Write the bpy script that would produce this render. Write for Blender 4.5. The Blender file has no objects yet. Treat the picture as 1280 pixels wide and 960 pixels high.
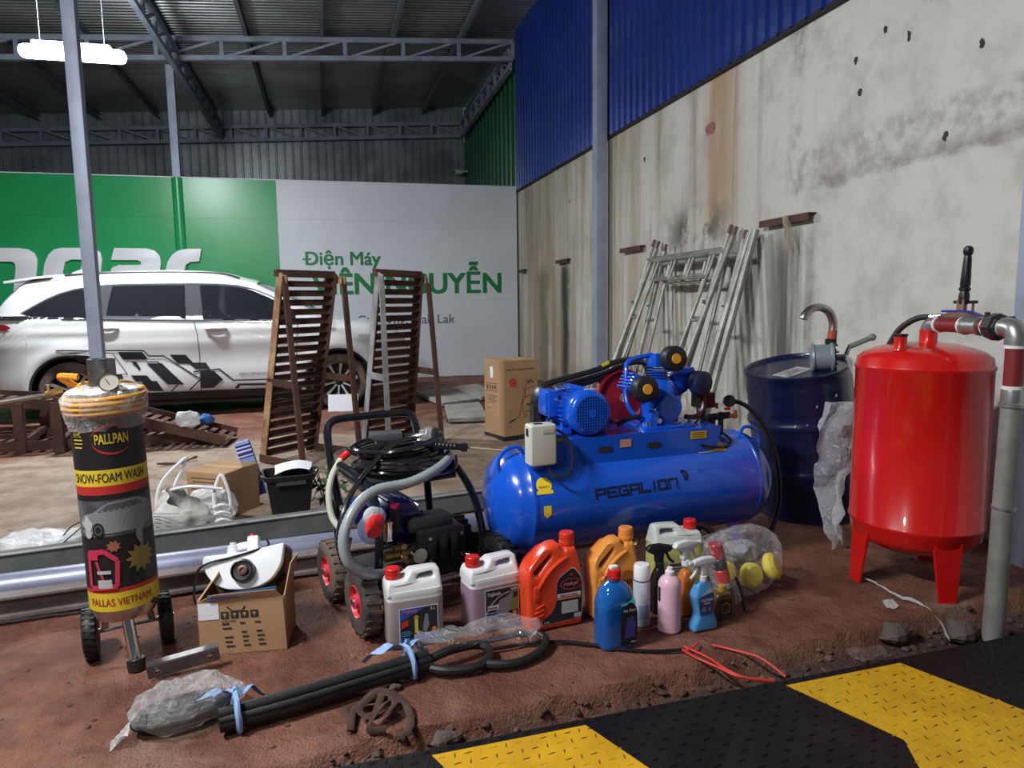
import bpy, bmesh, math, random
from math import sin, cos, pi, radians as rad, sqrt, atan2, exp
from mathutils import Vector as V, Matrix
random.seed(7)
S = bpy.context.scene
COL = S.collection

# ---------------------------------------------------------------- camera
CAM_H = 1.22
_yaw, _pit, _rol = rad(14.6), rad(6.7), rad(0.78)
CF = V((sin(_yaw)*cos(_pit), cos(_yaw)*cos(_pit), -sin(_pit)))
_r0 = V((cos(_yaw), -sin(_yaw), 0)); _u0 = _r0.cross(CF)
CR = _r0*cos(_rol) - _u0*sin(_rol); CU = _u0*cos(_rol) + _r0*sin(_rol)
CO = V((0, 0, CAM_H))
cd = bpy.data.cameras.new('camera'); cam = bpy.data.objects.new('camera', cd); COL.objects.link(cam)
cam.matrix_world = Matrix(((CR.x, CU.x, -CF.x, 0), (CR.y, CU.y, -CF.y, 0), (CR.z, CU.z, -CF.z, CAM_H), (0, 0, 0, 1)))
cd.sensor_fit = 'HORIZONTAL'; cd.sensor_width = 36; cd.lens = 36*880/1280; cd.clip_start = .05; cd.clip_end = 200
S.camera = cam
def ray(x, y): return CF*880 + CR*(x-640) - CU*(y-480)
def G(x, y, z=0.0):                      # surveying helpers: a sight line met with a level / a wall plane
    d = ray(x, y); return CO + d*((z-CAM_H)/d.z)
def PX(x, y, X):
    d = ray(x, y); return CO + d*(X/d.x)
def PY(x, y, Y):
    d = ray(x, y); return CO + d*(Y/d.y)

# ---------------------------------------------------------------- world, exposure, lights
S.view_settings.view_transform = 'Standard'; S.view_settings.look = 'None'
S.view_settings.exposure = 0.0; S.view_settings.gamma = 1.0; S.view_settings.use_curve_mapping = False
w = bpy.data.worlds.new('night_sky'); S.world = w; w.use_nodes = True
bg = w.node_tree.nodes['Background']; bg.inputs[0].default_value = (.62, .72, .9, 1); bg.inputs[1].default_value = .095
def area(name, loc, target, power, sx, sy=None, col=(1, 1, 1), shape=None):
    l = bpy.data.lights.new(name, 'AREA'); l.energy = power; l.color = col
    l.shape = shape or ('RECTANGLE' if sy else 'DISK'); l.size = sx
    if sy: l.size_y = sy
    o = bpy.data.objects.new(name, l); COL.objects.link(o); o.location = loc
    o.rotation_euler = (V(target)-V(loc)).to_track_quat('-Z', 'Y').to_euler(); return o
area('work_light', (-1.2, .4, 2.1), (1.2, 4.0, .3), 16, .25, col=(1, .97, .93))
area('yard_tube_light', (-1.9, 1.55, 3.35), (.6, 3.0, .2), 190, .9, .12, col=(.97, .98, 1))

# ---------------------------------------------------------------- node helper
class E:
    """a float socket with arithmetic"""
    def __init__(s, t, o): s.t, s.o = t, o
    def _m(s, op, b=None, c=None):
        n = s.t.nodes.new('ShaderNodeMath'); n.operation = op
        for i, q in enumerate((s, b, c)):
            if q is None: continue
            if isinstance(q, E): s.t.links.new(q.o, n.inputs[i])
            else: n.inputs[i].default_value = q
        return E(s.t, n.outputs[0])
    def __add__(s, b): return s._m('ADD', b)
    __radd__ = __add__
    def __sub__(s, b): return s._m('SUBTRACT', b)
    def __mul__(s, b): return s._m('MULTIPLY', b)
    __rmul__ = __mul__
    def max(s, b): return s._m('MAXIMUM', b)
    def min(s, b): return s._m('MINIMUM', b)
    def abs(s): return s._m('ABSOLUTE')
    def inv(s): return (s*-1)+1
    def step(s, a, b):
        n = s.t.nodes.new('ShaderNodeMapRange'); n.interpolation_type = 'SMOOTHSTEP'
        s.t.links.new(s.o, n.inputs[0]); n.inputs[1].default_value = a; n.inputs[2].default_value = b
        return E(s.t, n.outputs[0])
class NT:
    def __init__(s, m):
        m.use_nodes = True; s.t = m.node_tree; s.p = s.t.nodes['Principled BSDF']
        s.tc = s.t.nodes.new('ShaderNodeTexCoord'); s.xyz = None
    def sep(s):
        if s.xyz is None:
            n = s.t.nodes.new('ShaderNodeSeparateXYZ'); s.t.links.new(s.tc.outputs['Object'], n.inputs[0]); s.xyz = [E(s.t, q) for q in n.outputs]
        return s.xyz
    def noise(s, scale=5, detail=4, rough=.55, st=None, dist=0, off=None):
        n = s.t.nodes.new('ShaderNodeTexNoise'); n.inputs['Scale'].default_value = scale; n.inputs['Detail'].default_value = detail
        n.inputs['Roughness'].default_value = rough; n.inputs['Distortion'].default_value = dist
        src = s.tc.outputs['Object']
        if st or off:
            mp = s.t.nodes.new('ShaderNodeMapping'); s.t.links.new(src, mp.inputs[0]); src = mp.outputs[0]
            if st: mp.inputs['Scale'].default_value = st
            if off: mp.inputs['Location'].default_value = off
        s.t.links.new(src, n.inputs['Vector']); return E(s.t, n.outputs[0])
    def voro(s, scale, feature='F1'):
        n = s.t.nodes.new('ShaderNodeTexVoronoi'); n.inputs['Scale'].default_value = scale; n.feature = feature
        s.t.links.new(s.tc.outputs['Object'], n.inputs['Vector']); return E(s.t, n.outputs['Distance'])
    def mix(s, f, a, b):
        n = s.t.nodes.new('ShaderNodeMix'); n.data_type = 'RGBA'
        if isinstance(f, E): s.t.links.new(f.o, n.inputs[0])
        else: n.inputs[0].default_value = f
        for i, q in ((6, a), (7, b)):
            if isinstance(q, tuple): n.inputs[i].default_value = (*q, 1)
            else: s.t.links.new(q, n.inputs[i])
        return n.outputs[2]
    def color(s, c):
        if isinstance(c, tuple): s.p.inputs['Base Color'].default_value = (*c, 1)
        else: s.t.links.new(c, s.p.inputs['Base Color'])
    def set(s, **k):
        for a, b in k.items():
            i = s.p.inputs[a.replace('_', ' ')]
            if isinstance(b, E): s.t.links.new(b.o, i)
            else: i.default_value = b
    def bump(s, h, st=.3, d=.01):
        n = s.t.nodes.new('ShaderNodeBump'); n.inputs['Strength'].default_value = st; n.inputs['Distance'].default_value = d
        s.t.links.new(h.o, n.inputs['Height']); s.t.links.new(n.outputs[0], s.p.inputs['Normal'])
MATS = {}
def M(name, c=(.5, .5, .5), r=.5, m=0, c2=None, sc=6, lo=.4, hi=.65, bump=0, bsc=60, coat=0, alpha=1, trans=0, ior=1.45, emit=0, st=None, spec=.5, sss=0):
    if name in MATS: return MATS[name]
    k = bpy.data.materials.new(name); MATS[name] = k; n = NT(k)
    n.set(Roughness=r, Metallic=m, Coat_Weight=coat, Alpha=alpha, Transmission_Weight=trans, IOR=ior, Specular_IOR_Level=spec)
    if c2: n.color(n.mix(n.noise(sc, 5, .6, st).step(lo, hi), c, c2))
    else: n.color(c)
    if bump: n.bump(n.noise(bsc, 4), bump, .004)
    if emit: n.set(Emission_Color=(*c, 1), Emission_Strength=emit)
    k.diffuse_color = (*c, 1); return k

def concrete_wall_mat():
    k = bpy.data.materials.new('stained_concrete'); n = NT(k); x, y, z = n.sep()
    big = n.noise(.55, 5, .6); mid = n.noise(2.2, 6, .65); fine = n.noise(14, 5, .6); strk = n.noise(1.0, 5, .6, (1, 2.6, .22)); st2 = n.noise(1, 4, .6, (1, 6, .3), off=(3, 1, 0))
    c = n.mix(big.step(.38, .62), (.55, .53, .47), (.66, .655, .615))
    c = n.mix(mid.step(.45, .7)*.55, c, (.36, .345, .30))
    c = n.mix(y.step(4.5, 8)*(strk.step(.36, .62))*.85, c, (.33, .265, .17))
    c = n.mix(y.step(5.2, 4.2)*mid.step(.6, .4)*.45, c, (.70, .71, .69))
    c = n.mix(st2.step(.54, .72)*y.step(3.4, 6)*.75, c, (.21, .165, .11))
    c = n.mix(((y-5.35).abs().step(.45, .05))*strk.step(.3, .55)*z.step(1.6, 2.1)*.8, c, (.42, .26, .14))     # rusty run below the red patch
    jag = (mid-.5)*.45
    c = n.mix(((y-9.2+jag*.5).abs().step(.28, .03))*z.step(1.85, 1.6)*.95, c, (.035, .03, .025))    # black run under a bracket
    c = n.mix(((y-10.2+jag).abs().step(.35, .05))*z.step(1.85, 1.5)*.6, c, (.10, .085, .06))
    c = n.mix(((y-4.35+jag*.8).abs().step(.36, .08))*z.step(1.85, 1.5)*st2.step(.35, .6)*.85, c, (.06, .053, .045))
    c = n.mix(((y-5.7).abs().step(.75, .15))*(z-1.82).abs().step(.28, .03)*mid.step(.42, .55)*.9, c, (.08, .075, .065))
    # raised ragged plaster band and the seam beside it
    band = ((z-2.12-(y-2)*-.02+jag*.35).abs().step(.17, .10))*y.step(4.45, 4.25)
    c = n.mix(band*fine.step(.35, .7)*.65, c, (.32, .295, .25))
    c = n.mix(((z-1.99+jag*.5).abs().step(.07, .0))*y.step(4.4, 4.1)*mid.step(.35, .6)*.5, c, (.20, .185, .155))
    seam = ((y-4.33+jag*.25).abs().step(.12, .02))*z.step(1.8, 2.1)
    c = n.mix(seam*fine.step(.35, .65)*mid.step(.3, .6)*.7, c, (.22, .20, .165))
    c = n.mix(z.step(.5, .0)*mid.step(.35, .6)*.7, c, (.17, .12, .085))
    n.color(c); n.set(Roughness=.9, Specular_IOR_Level=.25)
    n.bump(fine*.35+mid*.5+band*1.2+seam*.5+n.noise(60, 3)*.12, .55, .03); return k
def soil_mat():
    k = bpy.data.materials.new('red_soil_and_sand'); n = NT(k); x, y, z = n.sep()
    big = n.noise(.9, 5, .6); mid = n.noise(3.5, 6, .65); fine = n.noise(24, 6, .7); grit = n.noise(120, 3, .6)
    red = n.mix(mid.step(.35, .68), (.135, .047, .028), (.25, .108, .066))
    red = n.mix(n.noise(1.6, 5, .6, off=(5, 2, 0)).step(.56, .72)*.6, red, (.33, .225, .16))
    sand = n.mix(mid.step(.35, .65), (.44, .34, .255), (.29, .205, .145))
    sand = n.mix(n.noise(1, 5, .6, (1, 5, 1)).step(.58, .7)*.6, sand, (.26, .14, .085))
    jag = (big-.5)*1.5+(mid-.5)*.7
    f = (y+jag).step(3.25, 3.6)*(y+jag*.9-x*.15).step(7.1, 6.6)
    c = n.mix(f, red, sand); c = n.mix(fine.step(.55, .75)*.5, c, (.07, .032, .022)); c = n.mix(n.noise(9, 5, .7, off=(1, 4, 0)).step(.60, .70)*.55, c, (.06, .028, .018)); c = n.mix(n.noise(5, 6, .7, off=(7, 1, 0)).step(.60, .72)*f.inv()*.35, c, (.36, .24, .17))  # dark pits, and pale mottles painted in for wet sheen
    c = n.mix((y-(x*.105+1.86)).step(.03, -.03)*(mid.step(.3, .5)*.5+.4), c, (.05, .035, .028))
    n.color(c); n.set(Roughness=n.noise(3, 5).step(.35, .65)*.45+.42, Specular_IOR_Level=.4)
    n.bump(fine*.7+grit*.35+mid*.5+n.noise(9, 5, .7)*.7, .9, .03); return k
def rust_mat(name, a, b, c3, sc=7):
    k = bpy.data.materials.new(name); n = NT(k)
    c = n.mix(n.noise(sc, 5, .65).step(.38, .62), a, b); c = n.mix(n.noise(sc*.5, 5, .7, off=(2, 7, 1)).step(.55, .7), c, c3)
    n.color(c); n.set(Roughness=.78, Metallic=.15); n.bump(n.noise(80, 4), .25, .003); return k
CONC = concrete_wall_mat(); SOIL = soil_mat()
RUST = rust_mat('rusty_angle_iron', (.075, .038, .028), (.125, .058, .04), (.05, .028, .023))
RUSTO = rust_mat('lit_rust_edge', (.35, .18, .09), (.58, .38, .20), (.22, .09, .05))  # brighter rust: lamplight on the left ramp edge put into the colour
STEELO = rust_mat('old_grey_steel', (.24, .245, .25), (.36, .36, .36), (.15, .11, .09), 5)
DARKST = rust_mat('dark_channel_steel', (.085, .095, .095), (.12, .13, .13), (.09, .06, .05), 4)
FRAME = M('grey_blue_paint', (.36, .41, .52), .5, .1, (.29, .33, .42), 3)
FRAMED = M('truss_paint', (.30, .345, .43), .5, .1, (.22, .25, .31), 3)
PURL = M('purlin_paint', (.15, .165, .185), .6, .1)
ZINC = M('galvanised_pipe', (.38, .38, .35), .45, .55, (.24, .23, .20), 7, bump=.1)
ROOF = M('roof_sheet', (.27, .285, .285), .33, .6, (.20, .21, .21), 1.5)
GREYS = M('grey_cladding', (.38, .43, .44), .33, .5, (.22, .25, .26), 1.2)
BLUES = M('blue_cladding', (.009, .036, .25), .3, .1, (.008, .03, .20), 1.5, coat=.25)
GREEND = M('dark_green_cladding', (.02, .13, .06), .35, .1, (.015, .09, .045), 1.5)
SIGNG = M('sign_green_vinyl', (.018, .31, .10), .28, 0, (.015, .27, .085), .9)
SIGNW = M('sign_white_vinyl', (.62, .65, .69), .4, 0, (.57, .60, .64), 1)
SIGNT = M('sign_green_print', (.008, .19, .055), .4)
SIGNK = M('sign_grey_print', (.13, .15, .17), .4)
LETW = M('sign_letter_white', (.74, .76, .78), .4)
BLK = M('black_plastic', (.012, .012, .014), .35)
BLKM = M('black_matt', (.018, .018, .02), .7)
BLKG = M('black_gloss_paint', (.010, .012, .016), .22, coat=.3)
RUB = M('black_rubber', (.010, .010, .011), .5, 0, (.018, .017, .016), 9)
TYRE = M('dusty_tyre', (.045, .038, .034), .85, 0, (.14, .10, .075), 6, bump=.4, bsc=50)
CHROME = M('chrome', (.78, .78, .78), .14, 1)
STEEL = M('bare_steel', (.5, .5, .5), .3, 1, (.35, .34, .33), 9)
BRASS = M('brass', (.55, .39, .16), .3, 1, (.35, .25, .12), 20)
WHITEP = M('white_plastic', (.82, .84, .86), .35)
REDP = M('red_plastic', (.62, .02, .018), .35)
CARD = M('cardboard', (.42, .26, .14), .85, 0, (.37, .225, .12), 5, spec=.2)
CARD2 = M('cardboard_light', (.50, .33, .185), .85, 0, (.44, .285, .155), 5, spec=.2)
INK = M('brown_ink', (.11, .06, .035), .8)
INKK = M('black_ink', (.03, .025, .022), .7)
PAPER = M('white_paper', (.74, .76, .80), .7)
YEL = M('yellow_plastic', (.80, .42, .015), .4)
YLAB = M('yellow_label', (.80, .60, .03), .45)
REDL = M('red_label', (.55, .03, .02), .45)
COMPB = M('compressor_blue', (.006, .085, .56), .22, 0, (.006, .078, .52), 3, coat=.5)
def clear_film(name, a=.16, rough=.12, tint=(.9, .92, .95), bsc=14, bs=.9):
    k = bpy.data.materials.new(name); n = NT(k); n.color(tint)
    lw = n.t.nodes.new('ShaderNodeLayerWeight'); lw.inputs[0].default_value = .35
    cr = n.noise(bsc, 5, .65, dist=1.2)
    n.set(Roughness=rough, Alpha=((E(n.t, lw.outputs['Facing'])*.4+a)+(cr.step(.56, .66)*.25)).min(1.0), Specular_IOR_Level=.9, IOR=1.5)
    n.bump(cr, bs, .03); return k
FILM = clear_film('clear_plastic_film', .04, .10, bsc=18); FILMW = clear_film('milky_plastic_film', .45, .25, (.80, .82, .84), 9)
def levels(name, zl, low, high, r=.32):          # translucent jug: the liquid shows through the wall up to its level
    k = bpy.data.materials.new(name); n = NT(k); x, y, z = n.sep(); n.color(n.mix((z+(n.noise(30)-.5)*.002).step(zl-.002, zl+.002), low, high))
    n.set(Roughness=r, Subsurface_Weight=.0); return k
# ---------------------------------------------------------------- mesh builder
Z = V((0, 0, 1))
def frame(d, up=Z):
    d = V(d).normalized()
    if abs(d.dot(V(up))) > .98: up = V((1, 0, 0)) if abs(d.x) < .9 else V((0, 1, 0))
    s = d.cross(V(up)).normalized(); return d, s, s.cross(d)
class MB:
    def __init__(s): s.v = []; s.f = []
    def add(s, vs, fs):
        o = len(s.v); s.v += [V(p) for p in vs]; s.f += [tuple(i+o for i in q) for q in fs]; return s
    def box(s, c, d, R=None):
        c = V(c); h = V(d)/2; p = []
        for i in (-1, 1):
            for j in (-1, 1):
                for k in (-1, 1):
                    q = V((i*h.x, j*h.y, k*h.z)); p.append(c+(R @ q if R else q))
        return s.add(p, [(0, 1, 3, 2), (4, 6, 7, 5), (0, 4, 5, 1), (2, 3, 7, 6), (0, 2, 6, 4), (1, 5, 7, 3)])
    def bar(s, a, b, w, h, up=Z):
        a, b = V(a), V(b); d, sd, u = frame(b-a, up); p = []
        for q in (a, b):
            for i, j in ((-1, -1), (1, -1), (1, 1), (-1, 1)): p.append(q+sd*(i*w/2)+u*(j*h/2))
        return s.add(p, [(3, 2, 1, 0), (4, 5, 6, 7), (0, 1, 5, 4), (1, 2, 6, 5), (2, 3, 7, 6), (3, 0, 4, 7)])
    def angle(s, a, b, w, t, up=Z, sgn=1):       # an L section
        a, b = V(a), V(b); d, sd, u = frame(b-a, up)
        sd = sd*sgn; pr = [(0, 0), (w, 0), (w, t), (t, t), (t, w), (0, w)]
        return s.prism([a+sd*i+u*j for i, j in pr], b-a)
    def prism(s, poly, vec):
        n = len(poly); vec = V(vec); p = [V(q) for q in poly]+[V(q)+vec for q in poly]
        return s.add(p, [tuple(range(n))[::-1], tuple(range(n, 2*n))]+[(i, (i+1) % n, (i+1) % n+n, i+n) for i in range(n)])
    def loft(s, rings, caps=(True, True), closed=False):
        n = len(rings[0]); p = [q for r in rings for q in r]; f = []; m = len(rings)
        for i in range(m if closed else m-1):
            for j in range(n):
                a, b = i*n, ((i+1) % m)*n; f.append((a+j, a+(j+1) % n, b+(j+1) % n, b+j))
        if not closed:
            if caps[0]: f.append(tuple(range(n))[::-1])
            if caps[1]: f.append(tuple(range((m-1)*n, m*n)))
        return s.add(p, f)
    def tube(s, pts, r, seg=8, closed=False, caps=True, flat=1.0, up=Z):
        pts = [V(p) for p in pts]; n = len(pts); rings = []; pu = None
        for i, p in enumerate(pts):
            if closed: t = pts[(i+1) % n]-pts[i-1]
            else: t = pts[min(i+1, n-1)]-pts[max(i-1, 0)]
            t.normalize()
            if pu is None: _, sd, u = frame(t, up)
            else:
                sd = t.cross(pu); sd.normalize(); u = sd.cross(t)
            pu = u; rr = r[i] if isinstance(r, (list, tuple)) else r
            rings.append([p+sd*(cos(a)*rr)+u*(sin(a)*rr*flat) for a in [2*pi*k/seg for k in range(seg)]])
        return s.loft(rings, (caps, caps), closed)
    def cyl(s, a, b, r, seg=16, r2=None): return s.tube([a, b], [r, r if r2 is None else r2], seg)
    def lathe(s, prof, o=(0, 0, 0), d=Z, seg=24, a0=0, a1=2*pi):
        o = V(o); d, sd, u = frame(d); full = abs(a1-a0-2*pi) < 1e-6; k = seg if full else seg+1
        p = []; f = []
        for r, h in prof:
            for i in range(k):
                a = a0+(a1-a0)*i/seg; p.append(o+d*h+sd*(cos(a)*r)+u*(sin(a)*r))
        for i in range(len(prof)-1):
            for j in range(seg):
                q = (j+1) % k; f.append((i*k+j, i*k+q, (i+1)*k+q, (i+1)*k+j))
        return s.add(p, f)
    def sphere(s, c, r, seg=12, rg=8, sc=(1, 1, 1)):
        c = V(c); pr = [[c+V((cos(2*pi*j/seg)*sin(pi*i/rg)*r*sc[0], sin(2*pi*j/seg)*sin(pi*i/rg)*r*sc[1], -cos(pi*i/rg)*r*sc[2])) for j in range(seg)] for i in range(rg+1)]
        return s.loft(pr, (False, False))
    def grid(s, fn, nu, nv):
        p = [fn(i/nu, j/nv) for i in range(nu+1) for j in range(nv+1)]; k = nv+1
        return s.add(p, [(i*k+j, (i+1)*k+j, (i+1)*k+j+1, i*k+j+1) for i in range(nu) for j in range(nv)])
    def face(s, pts): return s.add(pts, [tuple(range(len(pts)))])
    def merge(s, o, m=None): return s.add([m @ p for p in o.v] if m is not None else o.v, o.f)
    def tf(s, m): s.v = [m @ p for p in s.v]; return s
    def fn(s, g): s.v = [V(g(p)) for p in s.v]; return s
    def mesh(s, name, mat, smooth=35, bevel=0, bseg=2, fix=True):
        me = bpy.data.meshes.new(name); me.from_pydata([tuple(p) for p in s.v], [], s.f); me.validate()
        if fix or bevel:
            bm = bmesh.new(); bm.from_mesh(me); bmesh.ops.remove_doubles(bm, verts=bm.verts, dist=1e-5)
            bmesh.ops.recalc_face_normals(bm, faces=bm.faces)
            if bevel:
                ed = [e for e in bm.edges if len(e.link_faces) == 2 and e.calc_face_angle(0) > .6]
                bmesh.ops.bevel(bm, geom=ed, offset=bevel, segments=bseg, affect='EDGES', profile=.6, clamp_overlap=True)
            bm.to_mesh(me); bm.free()
        me.materials.append(mat)
        if smooth: me.shade_smooth(); me.set_sharp_from_angle(angle=rad(smooth))
        return me
    def build(s, name, mat, parent=None, smooth=35, bevel=0, bseg=2, loc=None, fix=True):
        o = bpy.data.objects.new(name, s.mesh(name, mat, smooth, bevel, bseg, fix)); COL.objects.link(o)
        if parent: o.parent = parent
        if loc: o.location = loc
        return o
def tag(o, label=None, cat=None, group=None, kind=None):
    if label: o['label'] = label
    if cat: o['category'] = cat
    if group: o['group'] = group
    if kind: o['kind'] = kind
    return o
def thing(name, label, cat, loc=(0, 0, 0), rz=0, group=None, rot=None):
    o = bpy.data.objects.new(name, None); COL.objects.link(o); o.location = loc
    o.rotation_euler = rot or (0, 0, rz); o.empty_display_size = .1; return tag(o, label, cat, group)
def link(me, name, parent=None, loc=None, rot=None):
    o = bpy.data.objects.new(name, me); COL.objects.link(o); o.parent = parent
    if loc is not None: o.location = loc
    if rot is not None: o.rotation_euler = rot
    return o
def copy_tree(o, parent=None):
    c = o.copy(); COL.objects.link(c); c.parent = parent
    for ch in o.children: copy_tree(ch, c)
    return c
def eval_curve(cu):
    o = bpy.data.objects.new('tmp', cu); COL.objects.link(o); dg = bpy.context.evaluated_depsgraph_get()
    me = bpy.data.meshes.new_from_object(o.evaluated_get(dg)); mb = MB()
    mb.add([v.co.copy() for v in me.vertices], [tuple(p.vertices) for p in me.polygons])
    bpy.data.objects.remove(o); bpy.data.curves.remove(cu); bpy.data.meshes.remove(me); return mb
def outline(loops, depth, bev=0.0, bres=2):      # 2-D loops (first = outside, rest = holes) -> rounded slab, in x/y, thick in z
    cu = bpy.data.curves.new('tmp', 'CURVE'); cu.dimensions = '2D'; cu.fill_mode = 'BOTH'
    cu.extrude = max(depth/2-bev, 0.0); cu.bevel_depth = bev; cu.bevel_resolution = bres
    if bev: cu.offset = -bev
    for lp in loops:
        sp = cu.splines.new('POLY'); sp.points.add(len(lp)-1); sp.use_cyclic_u = True
        for q, p in zip(sp.points, lp): q.co = (p[0], p[1], 0, 1)
    return eval_curve(cu)
def rnd(pts, r, n=4):                            # round the corners of a polygon
    out = []; k = len(pts)
    for i in range(k):
        a, b, c = V((*pts[i-1][:2], 0)), V((*pts[i][:2], 0)), V((*pts[(i+1) % k][:2], 0)); rr = pts[i][2] if len(pts[i]) > 2 else r
        l1, l2 = (a-b).length, (c-b).length; q = min(rr, l1*.48, l2*.48)
        p0 = b+(a-b).normalized()*q; p1 = b+(c-b).normalized()*q
        for j in range(n+1):
            t = j/n; s = p0*(1-t)**2+b*2*t*(1-t)+p1*t*t; out.append((s.x, s.y))
    return out
def text(body, size, ext=.0005, bold=0, shear=0, ax='LEFT', sp=1.0):
    cu = bpy.data.curves.new('tmp', 'FONT'); cu.body = body; cu.size = size; cu.extrude = 0; cu.shear = shear
    cu.align_x = ax; cu.space_character = sp; cu.resolution_u = 4; mb = eval_curve(cu)
    if bold:
        src = list(mb.v); fc = list(mb.f)
        for i, (dx, dy) in enumerate(((-bold, -bold*.6), (bold, -bold*.6), (bold, bold*.6), (-bold, bold*.6), (0, bold*.6), (0, -bold*.6))): mb.add([p+V((dx, dy, .0003*(i+1))) for p in src], fc)
    return mb
def fine(mb, mx=.02):                            # split large flat faces so that the print can follow a round body
    bm = bmesh.new(); vs = [bm.verts.new(p) for p in mb.v]
    for f in mb.f:
        try: bm.faces.new([vs[i] for i in f])
        except ValueError: pass
    bmesh.ops.triangulate(bm, faces=bm.faces[:])
    for _ in range(4):
        e = [e for e in bm.edges if e.calc_length() > mx]
        if not e: break
        bmesh.ops.subdivide_edges(bm, edges=e, cuts=1); bmesh.ops.triangulate(bm, faces=bm.faces[:])
    bm.verts.index_update(); r = MB(); r.add([v.co.copy() for v in bm.verts], [tuple(v.index for v in f.verts) for f in bm.faces]); bm.free(); return r
def fit(mb, w, h=None):                          # scale a text so that it is w wide (and h high), origin at its lower left
    x0 = min(p.x for p in mb.v); x1 = max(p.x for p in mb.v); y0 = min(p.y for p in mb.v); y1 = max(p.y for p in mb.v)
    sx = w/(x1-x0); sy = (h/(y1-y0)) if h else sx
    return mb.fn(lambda p: ((p.x-x0)*sx, (p.y-y0)*sy, p.z))
def sup(cx, cy, z, hx, hy, n=16, e=4):           # a superellipse ring
    out = []
    for i in range(n):
        a = 2*pi*i/n; c, s_ = cos(a), sin(a)
        out.append(V((cx+hx*(abs(c)**(2/e))*(1 if c >= 0 else -1), cy+hy*(abs(s_)**(2/e))*(1 if s_ >= 0 else -1), z)))
    return out
def arc(c, r, a0, a1, n=8): return [(c[0]+r*cos(a0+(a1-a0)*i/n), c[1]+r*sin(a0+(a1-a0)*i/n)) for i in range(n+1)]
def smooth_path(pts, n=6, closed=False):         # Catmull-Rom
    P = [V(p) for p in pts]; k = len(P); out = []
    for i in range(k if closed else k-1):
        if closed: a, b, c, d = P[i-1], P[i], P[(i+1) % k], P[(i+2) % k]
        else: a, b, c, d = P[max(i-1, 0)], P[i], P[i+1], P[min(i+2, k-1)]
        for j in range(n):
            t = j/n; out.append(.5*((2*b)+(c-a)*t+(2*a-5*b+4*c-d)*t*t+(3*b-a-3*c+d)*t**3))
    if not closed: out.append(P[-1])
    return out
XZ = Matrix(((1, 0, 0, 0), (0, 0, -1, 0), (0, 1, 0, 0), (0, 0, 0, 1)))   # x,y -> x,z facing -Y
def rbox(c, d, R=None): return MB().box(c, d, R)
def crumple(mb, amp, sc=9, seed=0):
    from mathutils import noise
    return mb.fn(lambda p: p+V(noise.noise_vector(p*sc+V((seed, seed*1.7, 0))))*amp)
# ================================================================ the setting
from mathutils import noise as NZ
XW, YS, YB = 3.164, 11.55, 16.2
def edge_y(x): return 1.862+.105*x+.025*NZ.noise(V((x*3.1, 0, 0)))+.012*NZ.noise(V((x*14, 4, 0)))
def ground_z(x, y):
    e = edge_y(x); b = .012*NZ.noise(V((x*1.3, y*1.3, 2)))+.007*NZ.noise(V((x*4.5, y*4.5, 5)))+.004*NZ.noise(V((x*13, y*13, 1)))
    if y > e+.03: return b-.004
    t = max(0, min(1, (e+.03-y)/.03)); t = t*t*(3-2*t)
    low = -.072+.012*NZ.noise(V((x*9, y*9, 3)))+.008*NZ.noise(V((x*25, y*25, 3)))
    if y < 1.76: low = -.05
    return (b-.004)*(1-t)+low*t
fx = [-9, -6.5, -5]+[-3.6+.2*i for i in range(8)]+[-2+.03*i for i in range(172)]+[XW]
fy = [-1.5, 0, 1.0, 1.4]+[1.6+.018*i for i in range(45)]+[2.41+.035*i for i in range(40)]+[3.82+.11*i for i in range(35)]+[7.7+.45*i for i in range(20)]
fm = MB(); kk = len(fy)
fm.add([(x, y, ground_z(x, y)) for x in fx for y in fy], [(i*kk+j, (i+1)*kk+j, (i+1)*kk+j+1, i*kk+j+1) for i in range(len(fx)-1) for j in range(kk-1)])
tag(fm.build('floor', SOIL, smooth=60, fix=False), kind='structure')
# right wall: rendered concrete below, blue sheets above
wm = MB().box((XW+.1, 6.15, 1.48), (.2, 10.8+.4, 3.16)); wall = tag(wm.build('wall_right', CONC, smooth=0), kind='structure')
def ribbed(fn, n, rib, flat, d, prof=None):       # ribs along one axis, fn(s, t, h): s across, t 0..1 along, h = height of the rib
    mb = MB(); s = 0; cuts = []
    for i in range(n):
        cuts += [(s, 0), (s+flat, 0), (s+flat+rib*.3, d), (s+flat+rib*.7, d)]; s += flat+rib
    cuts.append((s, 0)); p = [fn(a, t, h) for a, h in cuts for t in (0, 1)]
    return mb.add(p, [(2*i, 2*i+1, 2*i+3, 2*i+2) for i in range(len(cuts)-1)])
def roof_z(x): return 5.305+.068*x
for i in range(9):                                # blue cladding sheets, each about a metre wide
    y0 = YS-.02-i*1.05
    mb = ribbed(lambda s, t, h: V((XW-.035-h, y0-s, 3.035+t*(roof_z(XW)-3.035+.02))), 7, .045, .105, .022)
    mb.build('cladding_sheet', BLUES, wall, smooth=0, fix=False)
MB().bar((XW-.01, YS, 3.03), (XW-.01, 2, 3.03), .06, .03).build('sheet_edge_shadow', BLKM, wall, smooth=0)  # black bar standing in for the shadow line below the blue sheets
tag(MB().box((0-2, YB+.06, 2.3), (10.5, .08, 5.0)).build('wall_back', GREYS, smooth=0), kind='structure'); wb = bpy.data.objects['wall_back']
for i in range(10):
    x0 = XW-i*1.02
    ribbed(lambda s, t, h: V((x0-s, YB-.02-h, 2.6+t*(roof_z(x0-s)-2.50))), 6, .05, .12, .025).build('cladding_sheet', GREYS, wb, smooth=0, fix=False)
wg = tag(MB().box((XW+.12, (YS+YB)/2, 2.6), (.1, YB-YS, 5.6)).build('wall_right_rear', GREEND, smooth=0), kind='structure')
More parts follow.
